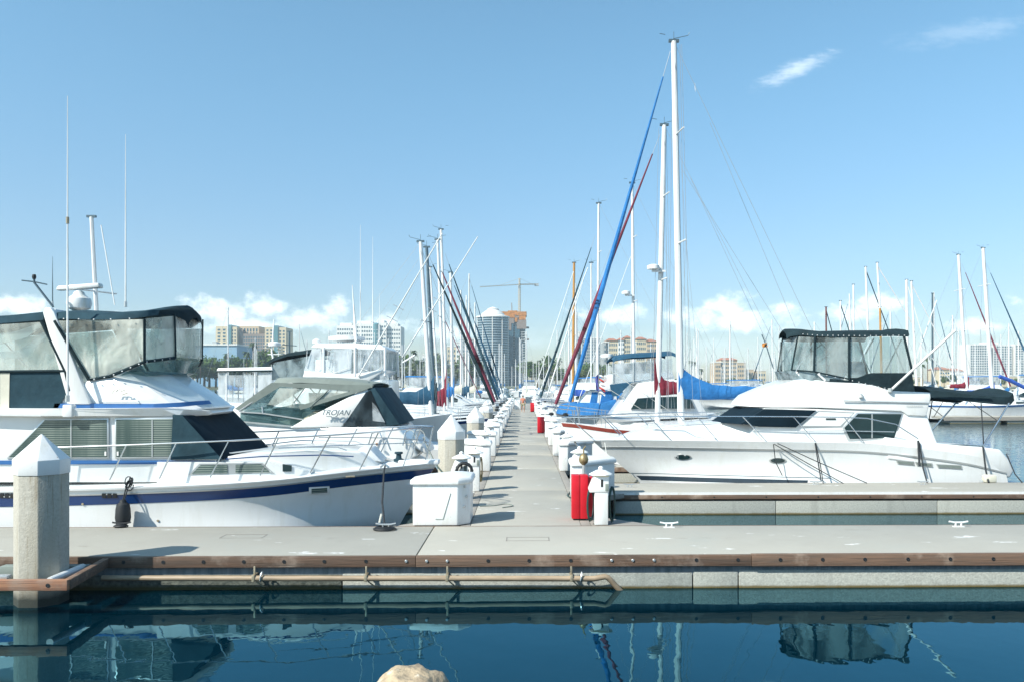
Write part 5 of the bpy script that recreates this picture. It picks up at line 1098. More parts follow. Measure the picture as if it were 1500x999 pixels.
# flybridge boat with blue bimini, stern to the walkway
yc = 39.0
B6 = thing('flybridge_cruiser', 'white flybridge cruiser with blue bimini and black side windows behind the two tall masts', 'motor boat', (8, yc, 0))
h = Hull([(2.2, 0, -.4), (6, 0, -.5), (10, 0, -.4), (12, 0, .1)], [(2.2, 1.6, .1), (6, 1.7, .1), (10, 1.1, .2), (12.6, .015, .6)], [(2.2, 1.7, 1.0), (6, 1.85, 1.3), (10, 1.4, 1.6), (13.2, .03, 1.9)], yc, 18, .2)
h.hull('hull', 'gel', B6); h.deck('deck', 'geldeck', B6); h.band('rub_rail', 'redrail', B6, .0, .08, .02)
MB().slab([(899, 610, 1.5), (934, 561, 1.45), (960, 557, 1.45), (1005, 556, 1.4), (1040, 612, 1.2)], yc).build('deckhouse', 'gel', B6, bevel=.04)
MB().panel([(924, 599, 1.51), (934, 583, 1.50), (961, 581, 1.47), (961, 598, 1.49)], yc, .03).build('side_window', 'glass', B6)
MB().panel([(966, 598, 1.49), (966, 581, 1.47), (1010, 580, 1.45), (1018, 598, 1.44)], yc, .03).build('side_window', 'glass', B6)
canopy([(898, 532, 1.4), (902, 528, 1.4), (925, 524, 1.4), (985, 521, 1.4), (990, 523, 1.4)], yc, .12, .14).build('bimini_top', 'tealcanvas', B6, smooth=50)
MB().panel([(899, 533, 1.4), (985, 525, 1.4), (985, 552, 1.4), (899, 562, 1.4)], yc, .008, True).build('clear_panel', 'vinylw', B6)
MB().slab([(893, 562, 1.35), (893, 548, 1.35), (985, 545, 1.35), (990, 560, 1.35)], yc).build('flybridge', 'gel', B6, bevel=.04)
MB().panel([(893, 563, 1.42), (962, 554, 1.42), (925, 560, 1.46), (905, 580, 1.46), (897, 580, 1.46)], yc, .012).build('side_curtain', 'tealcanvas', B6)
for px in (898, 928, 954): bars([[(px, 530, 1.41), (px, 562, 1.42)]], yc, .03, 'frame_pole', 'frame', B6, True)
MB().lathe([(.05, 0), (.3, .03), (.3, .15), (.05, .2)], tuple(P(889, 524, yc-.5)), 14).build('radome', 'whiteplastic', B6)
# blue covered boat
yc = 44.1
B7 = thing('covered_launch', 'low white launch wrapped in bright blue canvas with white hard top', 'motor boat', (5, yc, 0))
h = Hull([(10.5, 0, -.3), (6, 0, -.4), (3, 0, -.1), (2.3, 0, .1)], [(10.5, 1.3, .1), (6, 1.4, .1), (3.5, .7, .2), (2.2, .015, .5)], [(10.5, 1.4, 1.05), (6, 1.6, 1.2), (3.5, 1.1, 1.4), (1.7, .03, 1.6)], yc, 16, .2)
h.hull('hull', 'gel', B7); h.deck('deck', 'geldeck', B7)
MB().slab([(815, 606, .6), (822, 592, .7), (846, 589, 1.2), (880, 590, 1.4), (903, 584, 1.4), (905, 608, 1.5), (840, 609, 1.3)], yc).build('foredeck_cover', 'bluecanvas', B7, bevel=.06)
MB().slab([(848, 592, 1.1), (863, 572, 1.1), (902, 572, 1.1), (905, 592, 1.1)], yc).build('cabin', 'gel', B7, bevel=.03)
MB().panel([(864, 590, 1.12), (867, 574, 1.12), (876, 574, 1.12), (874, 590, 1.12)], yc, .02).build('window_cover', 'bluecanvas', B7)
MB().panel([(879, 590, 1.12), (882, 573, 1.12), (899, 573, 1.12), (897, 590, 1.12)], yc, .02).build('window_cover', 'bluecanvas', B7)
MB().slab([(826, 570, 1.3), (846, 560, 1.2), (900, 560, 1.3), (905, 571, 1.3)], yc).build('hard_top', 'gel', B7, bevel=.03)
fl = thing('flag', 'striped flag with dark blue corner drooping beside the blue canvas boat', 'flag', P(878, 592, 40.6))
MB().tube([P(878, 592, 40.6), P(877, 545, 40.6)], .02, 6).build('staff', 'wire', fl)
def cloth(corners, Y, n=6, m='flagred', nm='cloth', par=None):
    a, b, c_, d_ = [P(x_, y_, Y) for x_, y_ in corners]; mb = MB(); rg = []
    for i in range(n+1):
        u = i/n; rg.append([a.lerp(b, u).lerp(d_.lerp(c_, u), v/4)+Vector((0, .06*math.sin(u*7+v), 0)) for v in range(5)])
    rg2 = [[p+Vector((0, .01, 0)) for p in r] for r in rg]
    mb.rings(rg, close=False, cap=False); mb.rings(rg2, close=False, cap=False); return mb.build(nm, m, par, smooth=60)
for k in range(5): cloth([(877.5, 547+k*6), (887, 553+k*6), (886, 556+k*6), (877.5, 550+k*6)], 40.6, par=fl, m='flagred' if k % 2 else 'gel2', nm='stripe')
cloth([(877.5, 546), (872, 552), (873, 570), (877.5, 574)], 40.62, par=fl, m='flagblue', nm='canton')
pn = thing('pennant', 'small orange pennant on a slanting line above the yacht bow', 'flag', P(1122, 512, 30))
MB().tube([P(1116, 490, 30), P(1122, 505, 30), P(1133, 540, 30)], .02, 6).build('line', 'greyalloy', pn)
cloth([(1117, 503), (1124, 502), (1124, 508), (1117, 509)], 30, 3, 'orange', 'cloth', pn)

def snaps(par, pts, yc, step, r=.013, nm='snap_buttons'):
    mb = MB(); w = [P(a, b, yc-h)+Vector((0, -.035, 0)) for a, b, h in pts]
    for a, b in zip(w, w[1:]):
        n = max(1, int((b-a).length/step))
        for i in range(n):
            q = a.lerp(b, (i+.5)/n); mb.rings([[(q.x+r*math.cos(k), q.y-d_, q.z+r*math.sin(k)) for k in (0, 1.05, 2.1, 3.14, 4.19, 5.24)] for d_ in (0, .012)])
    return mb.build('stitching', 'gel2', par)
snaps(B1, [(84, 467, 1.40), (150, 468.5, 1.40), (205, 466.5, 1.38)], 17.0, .28); snaps(B1, [(132, 556, 1.38), (162, 551, 1.37), (211, 530.5, 1.35), (255, 524.5, .70)], 17.0, .16)
snaps(B1, [(-60, 601, 1.42), (76, 598, 1.42)], 17.0, .22)
snaps(B5, [(1172, 489.5, .80), (1200, 491.5, 1.42), (1270, 492, 1.49), (1328, 491.5, 1.49)], 23.7, .14); snaps(B5, [(1194, 545, 1.45), (1216, 551, 1.47), (1243, 556, 1.49), (1300, 569, 1.5)], 23.7, .18)
for (px, py, Y, w_) in ((957, 396, 33.6, .26), (917, 432, 48.7, .26)):
    mo_t = [o for o in COL.objects if o.parent is None and o.name.startswith('sailing_boat') and abs(o.location.y-Y) < .6][0]
    q = P(px, py, Y); MB().lathe([(.05, 0), (w_, .04), (w_, .18), (.1, .24)], tuple(q), 14).build('radome', 'whiteplastic', mo_t)
    MB().box((q.x-.06, Y-.05, q.z-.08), (q.x+.5, Y+.05, q.z-.0)).build('radome_bracket', 'alloy', mo_t)
for o_ in [o for o in list(COL.objects) if o.parent is None and o.name in ('sailing_boat', 'sailing_boat.001')]:
    mst = [c for c in o_.children if c.name.startswith('mast')][0]; bb = [v.co for v in mst.data.vertices]; zl = min(bb, key=lambda v: v.z); zh = max(bb, key=lambda v: v.z); o0 = wloc(mst)
    for k, dx in enumerate((-.22, .20, .30)):
        MB().tube([o0+Vector((zl.x+dx*1.6, -.1+.1*k, zl.z+.6)), o0+Vector((zh.x+dx*.6, 0, zh.z-.1))], .009, 4).build('halyard', 'wire', o_)

# cords and hoses left lying on the walkway
def lying(label, pts, r, m, nm='cord'):
    mb = MB(); w = [Vector((x_, y_, DECK+r)) for x_, y_ in pts]; mb.tube(cat(w, 40), r, 6); tag(mb.build(nm, m, None), label, 'cord')
lying('thin pale rope end lying on the walkway beside the pedestal shadows', [(-.9, 17.4), (-.6, 17.5), (-.35, 17.75), (-.2, 17.45), (-.42, 17.2)], .010, 'greycanvas', 'rope_end')
lying('dark green hose trailing along the right walkway edge past the red box', [(1.3, 16.6), (1.12, 17.3), (1.18, 18.2), (1.05, 19.0), (1.15, 19.6)], .014, 'hose', 'garden_hose')

# more craft in the slips along the walkway
cruiser('low white sport boat with teal top, bow at the walkway past the tall mast cluster', 69.6, -1.6, 1, 11, 1.7, canvas='tealcanvas', fly=False)
cruiser('white flybridge cruiser far down the left row', 74.7, -1.6, 1, 11, 1.7)
cruiser('small white cabin boat far down the right row of slips', 59.2, 1.7, -1, 9, 1.5, fly=False)
cruiser('white flybridge cruiser far down the right row of slips', 79.8, 1.7, -1, 10, 1.6)
far_a = sailboat('small distant sailing boat with blue boom cover among the far berths', 84.9, 1.7, -1, 10, 1.5, (5.6, 1.4), (5.5, 13.5), cover='bluecanvas', detail=False, name='distant_sailing_boat', group='distant sailing boats with blue covers', rm=.10)
far_b = sailboat('small distant sailing boat with dark furled foresail among the far berths', 84.9, -1.7, 1, 10, 1.5, (-5.6, 1.4), (-5.5, 14.5), cover='tealcanvas', furl='tealcanvas', detail=False, name='distant_sailing_boat', group='distant sailing boats with dark furled sails', rm=.10)
far_c = sailboat('small distant sailing boat with bare mast and white cover among the far berths', 90.0, -1.7, 1, 9, 1.5, (-5.2, 1.4), (-5.2, 12.0), cover='cream', detail=False, name='distant_sailing_boat', group='distant sailing boats with white covers', rm=.10)
far_d = cruiser('small distant white motor cruiser with blue bimini among the far berths', 90.0, 1.7, -1, 10, 1.6, name='distant_motor_cruiser', group='distant white motor cruisers')
rnd = random.Random(11)
def put(src, x, y, rz, s=1.0, sz=None):
    c = copy_tree(src); c.rotation_euler = (0, 0, rz); c.location = (x, y, 0); c.scale = (s, s, sz or s); return c
srcs = [far_a, far_b, far_c, far_c, far_a, far_d]
def row(x0, x1, y, step, p=.85):
    x = x0
    while x < x1:
        if rnd.random() < p:
            s = rnd.choice(srcs); put(s, x, y+rnd.uniform(-1, 1), rnd.choice((math.pi/2, -math.pi/2))+rnd.uniform(-.03, .03), rnd.uniform(.85, 1.15), rnd.uniform(.7, 1.12))
        x += step*rnd.uniform(.8, 1.3)
# rest of the two rows on the main walkway
for k in range(0, 4):
    put(rnd.choice(srcs[:4]), -7, 80+5.1*k, 0 if srcs else 0, 1, rnd.uniform(.8, 1.05)); put(rnd.choice(srcs[:4]), 7, 90+5.1*k, math.pi, 1, rnd.uniform(.8, 1.05))
# boats on the next piers: their sterns and bows line up along piers running away from the camera
for X0, y0, y1 in ((-34, 118, 205), (34, 88, 205), (62, 100, 210)):
    y = y0
    while y < y1:
        for sd in (-1, 1):
            if abs(X0) == 34 and X0 > 0 and sd < 0 and y < 100: continue
            if rnd.random() < (.9 if y < 130 else .7): put(rnd.choice(srcs), X0+sd*7, y+rnd.uniform(-.4, .4), (0 if sd < 0 else math.pi), rnd.uniform(.85, 1.1), rnd.uniform(.75, 1.1))
        y += 5.6 if y < 120 else 8
    px_ = thing('far_walkway', 'distant walkway between rows of moored boats %s' % ('beyond the left boats' if X0 < 0 else 'beyond the tall masts' if X0 < 50 else 'at the far edge of the channel'), 'dock', (X0, y0, 0))
    MB().box((X0-1, y0-2, .2), (X0+1, y1, DECK)).build('deck_slab', 'deck', px_); MB().box((X0-1.02, y0-2, -.3), (X0+1.02, y1, .2)).build('concrete_float', 'float', px_)
row(-75, 95, 232, 6.2); row(-90, 120, 275, 8); row(-120, 190, 330, 9.5); row(-130, 210, 385, 11)
row(-60, 70, 208, 6.5, .9); row(-70, 90, 252, 7, .9); row(-90, 140, 300, 8.5, .9); row(98, 150, 190, 5.5); row(-20, 20, 122, 5, .95); row(-22, 24, 150, 5.5, .9); row(-18, 26, 185, 6, .9)

# ---------------------------------------------------------------- pier and boats across the channel on the right
xp = 33.5
pier = thing('far_pier', 'pale concrete pier with separate floats across the channel at the right edge', 'dock', (45, 66, 0))
MB().box((xp, 64.6, .33), (75, 66.6, DECK+.02)).build('deck_slab', 'deck', pier, bevel=.01)
MB().box((xp, 64.5, .22), (75, 64.59, DECK-.02)).build('waler', 'plank', pier)
for k in range(9): MB().box((xp+.5+k*4.6, 64.62, -.4), (xp+4.6+k*4.6, 66.5, .30-.06*(k % 3))).build('concrete_float', 'float', pier, bevel=.03)
sailboat('white sailing boat with blue sheer stripe and royal blue boom cover across the channel', 69.8, 47.5, 1, 13.5, 1.9, (xw(1454, 69.8), 1.6), (xw(1440, 69.8), zw(362, 69.8)), rm=.17, stripe='bluestripe', zs=1.35, furl='tealcanvas', furl_r=.08, stay_top=(xw(1445, 69.8), zw(385, 69.8)), furl_foot=(xw(1530, 69.8), 69.8, 2.0), cover='royalcanvas', cover_len=4.2, boom_z=2.35)
sailboat('sailing boat with maroon furled foresail and small maroon cover across the channel', 75.5, 46.5, 1, 12, 1.8, (xw(1417, 75.5), 1.6), (xw(1404, 75.5), zw(372, 75.5)), rm=.16, furl='fadedmaroon', furl_r=.09, stay_top=(xw(1409, 75.5), zw(385, 75.5)), furl_foot=(xw(1484, 75.5), 75.5, 2.3), cover='maroon', cover_len=1.6, boom_z=2.9)
pb = cruiser('white pilothouse boat with green-tinted windows across the channel', 79, 43.5, -1, 12, 1.9, zs=1.5)
cruiser('white motor boat at the far right edge with slanting blue cover', 76, 56, -1, 11, 1.8)
bl_ = MB().tube([P(1464, 551, 68), P(1480, 557, 68), P(1510, 572, 68)], .16, 8); tag(bl_.build('rolled_sail', 'royalcanvas', None), 'long royal blue rolled cover slanting down at the right edge', 'sail cover')
def bare_mast(label, px, top, base, Y, r, m, lean=0, stay=None):
    t = thing('mast', label, 'mast', P(px, base, Y))
    MB().tube([P(px, base, Y), P(px-lean, top, Y)], r, 8, r2=r*.8).build('pole', m, t)
    q = P(px-lean, top, Y); MB().box((q.x-.15, Y-.05, q.z-.02), (q.x+.15, Y+.05, q.z+.05)).build('cap', 'greyalloy', t)
    q = P(px, base, Y).lerp(q, .55); MB().tube([q+Vector((-.3, -.8, 0)), q, q+Vector((.3, .8, 0))], .03, 5).build('spreader', m, t)
    if stay: MB().tube([P(px-lean, top+4, Y), P(stay[0], stay[1], Y)], .05, 6).build('forestay', stay[2], t)
for a in (('thin reddish brown mast, first of the row above the yacht bimini', 1211, 450, 575, 88, .11, 'brownmast', 1, (1228, 520, 'canvas2')),
          ('short white mast second in the row above the yacht bimini', 1233, 441, 575, 86, .10, 'alloy', 2, (1252, 510, 'canvas2')),
          ('white mast third in the row above the yacht bimini', 1252, 417, 575, 84, .11, 'alloy', 2),
          ('taller white mast fourth in the row above the yacht bimini', 1275, 391, 575, 82, .13, 'alloy', 7, (1330, 560, 'canvas2')),
          ('mast with white top and wooden foot above the yacht bimini', 1292, 450, 575, 80, .13, 'woodmast', 3),
          ('white upper mast over the wooden one above the yacht bimini', 1289, 385, 452, 80, .12, 'alloy', 4, (1340, 480, 'alloy')),
          ('white mast just behind the aft edge of the yacht bimini', 1330, 410, 575, 78, .15, 'alloy', 2),
          ('white mast with long slanting stays beside the aft edge of the yacht bimini', 1343, 412, 575, 77, .12, 'alloy', 8, (1410, 562, 'alloy')),
          ('dark grey mast standing alone right of the yacht bimini', 1366, 430, 575, 84, .12, 'greyalloy', 0),
          ('thin stubby mast past the left tan towers', 424, 486, 530, 60, .07, 'greyalloy', 0),
          ('tapering white mast rising above the cabin cruiser radar', 147, 318, 560, 27.5, .08, 'alloy', 13)):
    bare_mast(*a)
for (a, b, Y) in (((1330, 420), (1375, 575), 80), ((1372, 440), (1330, 560), 82), ((1345, 500), (1395, 560), 82)):
    tag(MB().tube([P(*a, Y), P(*b, Y)], .045, 5).build('stay_rod', 'whitewire', None), 'white rod stay crossing between the masts right of the yacht bimini', 'rigging', 'white rod stays right of the yacht')
tag(MB().tube([P(148, 330, 27.5), P(168, 447, 27.5)], .02, 5).build('rigging_wire', 'whitewire', None), 'white wire slanting from the mast above the cruiser radar', 'rigging')
for k, (a, b, c_) in enumerate((((1040, 180), (1165, 480), 31), ((1012, 262), (1125, 505), 31), ((1000, 250), (1180, 540), 31.2))):
    tag(MB().tube([P(*a, c_), P(*b, c_)], .008, 4).build('rigging_wire', 'wire', None), ('faint thin wire crossing the open sky right of the tallest mast', 'thin wire from the tallest mast ending at the orange pennant', 'lowest thin wire slanting from the tallest mast to the yacht bimini')[k], 'rigging')

for a, b, Y, r_, m_, lb in (((840, 398), (781, 577), 66, .03, 'whitewire', 'pale stay slanting down left of the wooden mast'),
                      ((861, 392), (789, 578), 60, .035, 'whitewire', 'pale stay crossing in front of the wooden mast'),
                      ((924, 376), (846, 590), 42, .016, 'whitewire', 'thin pale stay between the blue furled sail and the plain white mast'),
                      ((652, 470), (704, 582), 62, .035, 'fadedmaroon', 'thin maroon line below the dark furled sails left of the walkway'),
                      ((660, 455), (712, 575), 70, .025, 'wire', 'thin grey wire below the dark furled sails left of the walkway'),
                      ((897, 545), (990, 608), 36, .014, 'whiterope', 'upper pale line crossing before the flybridge cruiser windows'),
                      ((893, 570), (960, 612), 36, .012, 'whiterope', 'lower pale line crossing before the flybridge cruiser windows')):
    tag(MB().tube([P(*a, Y), P(*b, Y)], r_, 5).build('stay', m_, None), lb, 'rigging')

# ---------------------------------------------------------------- person walking on the walkway
def skin_mesh(name, chains, m, parent, sub=2):
    vs = []; es = []; rs = []
    for ch in chains:
        prev = None
        for it in ch:
            if isinstance(it, int): idx = it
            else: idx = len(vs); vs.append(it[0]); rs.append(it[1])
            if prev is not None: es.append((prev, idx))
            prev = idx
    me = bpy.data.meshes.new(name); me.from_pydata(vs, es, []); o = bpy.data.objects.new('tmp', me); COL.objects.link(o)
    md = o.modifiers.new('s', 'SKIN'); 
    for i, r in enumerate(rs): me.skin_vertices[0].data[i].radius = (r, r)
    me.skin_vertices[0].data[0].use_root = True
    sb = o.modifiers.new('b', 'SUBSURF'); sb.levels = sub; sb.render_levels = sub
    dg_ = bpy.context.evaluated_depsgraph_get(); out = bpy.data.meshes.new_from_object(o.evaluated_get(dg_)); bpy.data.objects.remove(o)
    out.name = name; out.polygons.foreach_set('use_smooth', [True]*len(out.polygons))
    return link(name, out, parent, M[m])
YP = 75.5
pr = thing('person', 'person in a salmon shirt and khaki shorts walking on the far walkway', 'person', (xw(766, YP), YP, DECK))
H_ = 1.56/1.75
def s(x, y, z, r): return ((x*H_, y*H_, z*H_), r*H_)
body = skin_mesh('body', [[s(0, 0, .93, .13), s(0, .01, 1.12, .125), s(0, .02, 1.33, .14), s(0, .01, 1.46, .06), s(0, 0, 1.53, .055), s(0, -.015, 1.62, .095), s(0, -.01, 1.70, .075)],
    [0, s(.10, 0, .86, .095), s(.13, -.16, .50, .062), s(.13, -.10, .10, .042), s(.13, -.24, .035, .035)],
    [0, s(-.10, 0, .86, .095), s(-.12, .10, .50, .062), s(-.12, .30, .16, .042), s(-.12, .22, .05, .035)],
    [2, s(.19, .01, 1.38, .06), s(.26, .07, 1.12, .042), s(.24, -.07, .90, .032), s(.23, -.12, .82, .03)],
    [2, s(-.19, .01, 1.38, .06), s(-.27, -.03, 1.12, .042), s(-.25, .12, .90, .032), s(-.24, .15, .82, .03)]], 'skin', pr)
skin_mesh('shirt', [[s(0, 0, .95, .16), s(0, .01, 1.12, .15), s(0, .02, 1.33, .165), s(0, .01, 1.43, .08)], [2, s(.19, .01, 1.38, .08), s(.24, .05, 1.2, .065)], [2, s(-.19, .01, 1.38, .08), s(-.245, .0, 1.2, .065)]], 'pink', pr)
skin_mesh('shorts', [[s(0, 0, .94, .155), s(.10, -.01, .84, .12), s(.13, -.11, .60, .095)], [0, s(-.10, .01, .84, .12), s(-.12, .07, .60, .095)]], 'khaki', pr)
bm = bmesh.new(); bmesh.ops.create_uvsphere(bm, u_segments=14, v_segments=10, radius=.105*H_)
bmesh.ops.delete(bm, geom=[v for v in bm.verts if v.co.z < -.03 and v.co.y < .02], context='VERTS')
me = bpy.data.meshes.new('hair'); bm.to_mesh(me); bm.free(); ho = link('hair', me, pr, M['hair']); ho.location = (0, .005, 1.67*H_)
# far end panel of the walkway
ep = thing('gangway_locker', 'pale upright panel locker behind the walking person', 'locker', (xw(757, 84), 84, DECK))
MB().box((xw(753.5, 84), 83.8, DECK), (xw(762.5, 84), 84.6, DECK+.95)).build('cabinet', 'whiteplastic', ep, bevel=.02); MB().box((xw(763, 84), 83.9, DECK), (xw(770, 84), 84.5, DECK+.9)).build('side_cabinet', 'frame', ep, bevel=.02)
# gull in the sky
g0 = P(1018, 130, 70); gl = thing('gull', 'small white gull flying high right of the tallest mast', 'bird', g0)
mb = MB(); n = 8
rr = [(-.28, .01), (-.2, .04), (-.05, .075), (.1, .07), (.2, .045), (.24, .05), (.29, .03), (.33, .008)]
mb.rings([[(g0.x+.15*a, g0.y+.05*a+r*math.cos(k*math.pi/4), g0.z-.9*a+r*math.sin(k*math.pi/4)) for k in range(8)] for a, r in rr])
for sgn in (-1, 1):
    mb.rings([[(g0.x+.02+a*sgn*.25, g0.y+sgn*a, g0.z+.1*a+.28*a), (g0.x+.02+a*sgn*.25+.02, g0.y+sgn*a, g0.z+.38*a-.16*(1-a*.8)), (g0.x+a*sgn*.25, g0.y+sgn*a+.0, g0.z+.38*a-.03)] for a in (.03, .25, .5, .62)])
mb.build('body', 'gel2', gl, smooth=60)

# ---------------------------------------------------------------- trees and palms on the far shore
def leaf_tree(name, label, cat_, group, hgt, rad, mt, seed, nclump=26, nleaf=60):
    r = random.Random(seed); t = thing(name, label, cat_, (0, 0, 0), group)
    mb = MB(); mb.tube([(0, 0, 0), (.15, .1, hgt*.3), (.05, 0, hgt*.55)], .45, 8, r2=.22)
    tips = []
    for k in range(7):
        a = k*.9+r.random(); q = (math.cos(a)*rad*.55, math.sin(a)*rad*.55, hgt*(.6+.28*r.random())); mb.tube([(.05, 0, hgt*(.3+.05*k*.6)), (q[0]*.5, q[1]*.5, hgt*.55), q], .16, 5, r2=.05)
    mb.build('trunk', 'bark', t)
    mb = MB()
    for k in range(nclump):
        a = r.uniform(0, 6.28); rr_ = rad*math.sqrt(r.random())*.85; zc = hgt*(.42+.5*r.random()*(1-.45*rr_/rad)); cr = rad*r.uniform(.20, .38)
        for j in range(nleaf):
            d = Vector((r.gauss(0, 1), r.gauss(0, 1), r.gauss(0, .8))).normalized()*cr*(.55+.5*r.random()); c_ = Vector((rr_*math.cos(a), rr_*math.sin(a), zc))+d
            u = Vector((r.uniform(-1, 1), r.uniform(-1, 1), r.uniform(-1, 1))).normalized(); v = u.cross(d).normalized() if u.cross(d).length > .01 else Vector((0, 0, 1)); sz = r.uniform(.28, .6)
            mb.add([c_-u*sz, c_+v*sz*.6, c_+u*sz, c_-v*sz*.6], [(0, 1, 2, 3)])
    o = mb.build('crown', mt, t, smooth=0); return t
def palm(label, group, hgt, seed):
    r = random.Random(seed); t = thing('palm_tree', label, 'palm tree', (0, 0, 0), group)
    MB().tube([(0, 0, 0), (.2, 0, hgt*.5), (.1, 0, hgt)], .28, 8, r2=.2).build('trunk', 'bark', t)
    mb = MB()
    for k in range(26):
        a = k*2.4; el = r.uniform(-.6, 1.1); L = r.uniform(1.8, 2.5); d = Vector((math.cos(a), math.sin(a), 0)); pts = []
        for i in range(6):
            f = i/5; pts.append(Vector((.1, 0, hgt))+d*L*f*math.cos(el*.6)+Vector((0, 0, L*(math.sin(el)*f-.7*f*f))))
        s_ = Vector((-d.y, d.x, 0))
        for i in range(5):
            w0, w1 = .42*math.sin(math.pi*(i/5*.8+.15)), .42*math.sin(math.pi*((i+1)/5*.8+.15))
            for sg in (-1, 1): mb.add([pts[i], pts[i+1], pts[i+1]+s_*sg*w1+Vector((0, 0, -.25*w1)), pts[i]+s_*sg*w0+Vector((0, 0, -.25*w0))], [(0, 1, 2, 3)])
    mb.build('crown', 'palmleaf', t, smooth=0); return t
G1, G2 = 'broad leafy trees along the far shore', 'palms along the far shore'
tp = [leaf_tree('broad_tree', 'broad dark green tree in the line along the far shore', 'tree', G1, 11, 5.5, 'leaf', 1), leaf_tree('broad_tree', 'olive green rounded tree in the line along the far shore', 'tree', 'olive trees along the far shore', 10, 5, 'leaf2', 2),
      leaf_tree('broad_tree', 'tall loose green tree in the line along the far shore', 'tree', 'tall loose trees along the far shore', 14, 4.5, 'leaf', 3, 22)]
pp_ = [palm('slim palm with small ragged crown on the far shore', G2, 14, 4), palm('taller palm above the shore trees', 'taller palms on the far shore', 18, 5)]
rt_ = random.Random(5); used = set()
def plant(src, px, Y, s=1.0):
    X = xw(px, Y)
    if id(src) in used: c = copy_tree(src)
    else: c = src; used.add(id(src))
    c.location = (X, Y, .9); c.rotation_euler = (0, 0, rt_.uniform(0, 6.28)); c.scale = (s, s, s*rt_.uniform(.9, 1.1))
px = 255
while px < 700:
    if not (448 < px < 580 and rt_.random() < .3): plant(rt_.choice(tp), px, rt_.uniform(478, 540), rt_.uniform(1.3, 1.9) if px < 470 else rt_.uniform(1.35, 1.8))
    px += rt_.uniform(6, 11)
px = 772
while px < 900: plant(rt_.choice(tp), px, rt_.uniform(478, 520), rt_.uniform(1.1, 1.5)); px += rt_.uniform(6, 11)
for px in range(905, 1500, 13):
    if rt_.random() < .6: plant(rt_.choice(tp), px+rt_.uniform(-5, 5), rt_.uniform(490, 560), rt_.uniform(.4, .65))
for px in (-20, 20, 150, 200): plant(rt_.choice(tp), px, 500, 1.2)
for px, s_ in ((293, 1.3), (331, 1.0), (362, 1.5), (371, 1.4), (452, .9), (596, 1.1), (606, 1.25), (613, 1.0), (668, 1.0), (688, 1.05), (781, 1.0), (790, .9), (803, 1.05), (1012, .9), (1017, 1.0), (1027, .85), (1163, .8), (1352, .9), (1359, 1.0)):
    plant(rt_.choice(pp_), px, rt_.uniform(482, 500), s_)

# ---------------------------------------------------------------- far buildings
def win_grid(par, x0, x1, y, z0, z1, nx, ny, fw, fh, m='bglass', side=None, cap=100, depth=.25, arch=False):
    """windows in the front wall, each a part of its own up to cap, the rest one part of kind stuff"""
    dx, dz = (x1-x0)/nx, (z1-z0)/ny; o0 = wloc(par); proto = None; rest = MB(); k = 0
    for j in range(ny-1, -1, -1):
        for i in range(nx):
            cx, cz = x0+dx*(i+.5), z0+dz*(j+.5); w, hh = dx*fw/2, dz*fh/2
            if k < cap:
                if proto is None:
                    proto = MB().box((cx-w, y-.12, cz-hh), (cx+w, y+depth, cz+hh)).build('window', m, par, smooth=0); base = (cx, cz)
                else:
                    c = proto.copy(); COL.objects.link(c); c.parent = par; c.location = (cx-base[0], 0, cz-base[1])
            else: rest.box((cx-w, y-.12, cz-hh), (cx+w, y+depth, cz+hh))
            k += 1
    if rest.v: tag(rest.build('window_field', m, par, smooth=0), kind='stuff')
def bld(label, px0, px1, py, Y, depth, m, cat_='building', name='apartment_building'):
    a, b = P(px0, py, Y), P(px1, py, Y); t = thing(name, label, cat_, ((a.x+b.x)/2, Y+depth/2, 1)); t['h'] = 0; del t['h']
    return t, a.x, b.x, a.z
def blk(par, px0, px1, py, Y, depth, m, nm='wall', py1=None, bev=0):
    a, b = P(px0, py, Y), P(px1, py, Y); z0 = P(px0, py1, Y).z if py1 else 1.0
    MB().box((a.x, Y, z0), (b.x, Y+depth, a.z)).build(nm, m, par, smooth=0); return a.x, b.x, a.z
def floors(par, x0, x1, y, z0, z1, n, m='bwhite', out=1.2, nm='balcony', th=.35):
    for k in range(n):
        z = z0+(z1-z0)*k/n; MB().box((x0, y-out, z), (x1, y, z+th)).build(nm, m, par, smooth=0)
YB_ = 860
# twin tan towers
t, *_ = bld('pair of tan apartment towers with a teal glazed strip and brown block between them', 316, 420, 477, YB_, 30, 'bsand')
for i, (p0, p1, py, mt, dy) in enumerate(((316, 333, 478, 'bsand', 0), (338, 347, 479, 'bsand', 0), (333, 338.5, 476, 'bteal', -1), (347, 356, 483, 'bbrown', 5), (351, 379, 478, 'btan', 9), (355, 389, 489, 'bbrown', 4), (388, 401, 479, 'bsand', 0), (407, 419, 480, 'bsand', 0), (401, 407, 477, 'bteal', -1))):
    x0, x1, z = blk(t, p0, p1, py, YB_+dy, 26, mt)
    if mt == 'bsand': win_grid(t, x0+.6, x1-.6, YB_+dy, 8, z-2, 2, 15, .5, .5, cap=12); floors(t, x0-.8, x0+(x1-x0)*.5, YB_+dy, 10, z-16, 12, 'bwhite', 2)
    elif mt == 'bbrown' and p1-p0 > 20: win_grid(t, x0+.6, x1-.6, YB_+dy, 8, z-2, 9, 14, .55, .55, cap=30)
    elif mt == 'btan': win_grid(t, x0+.6, x1-.6, YB_+dy, 40, z-2, 6, 5, .5, .8, cap=12)
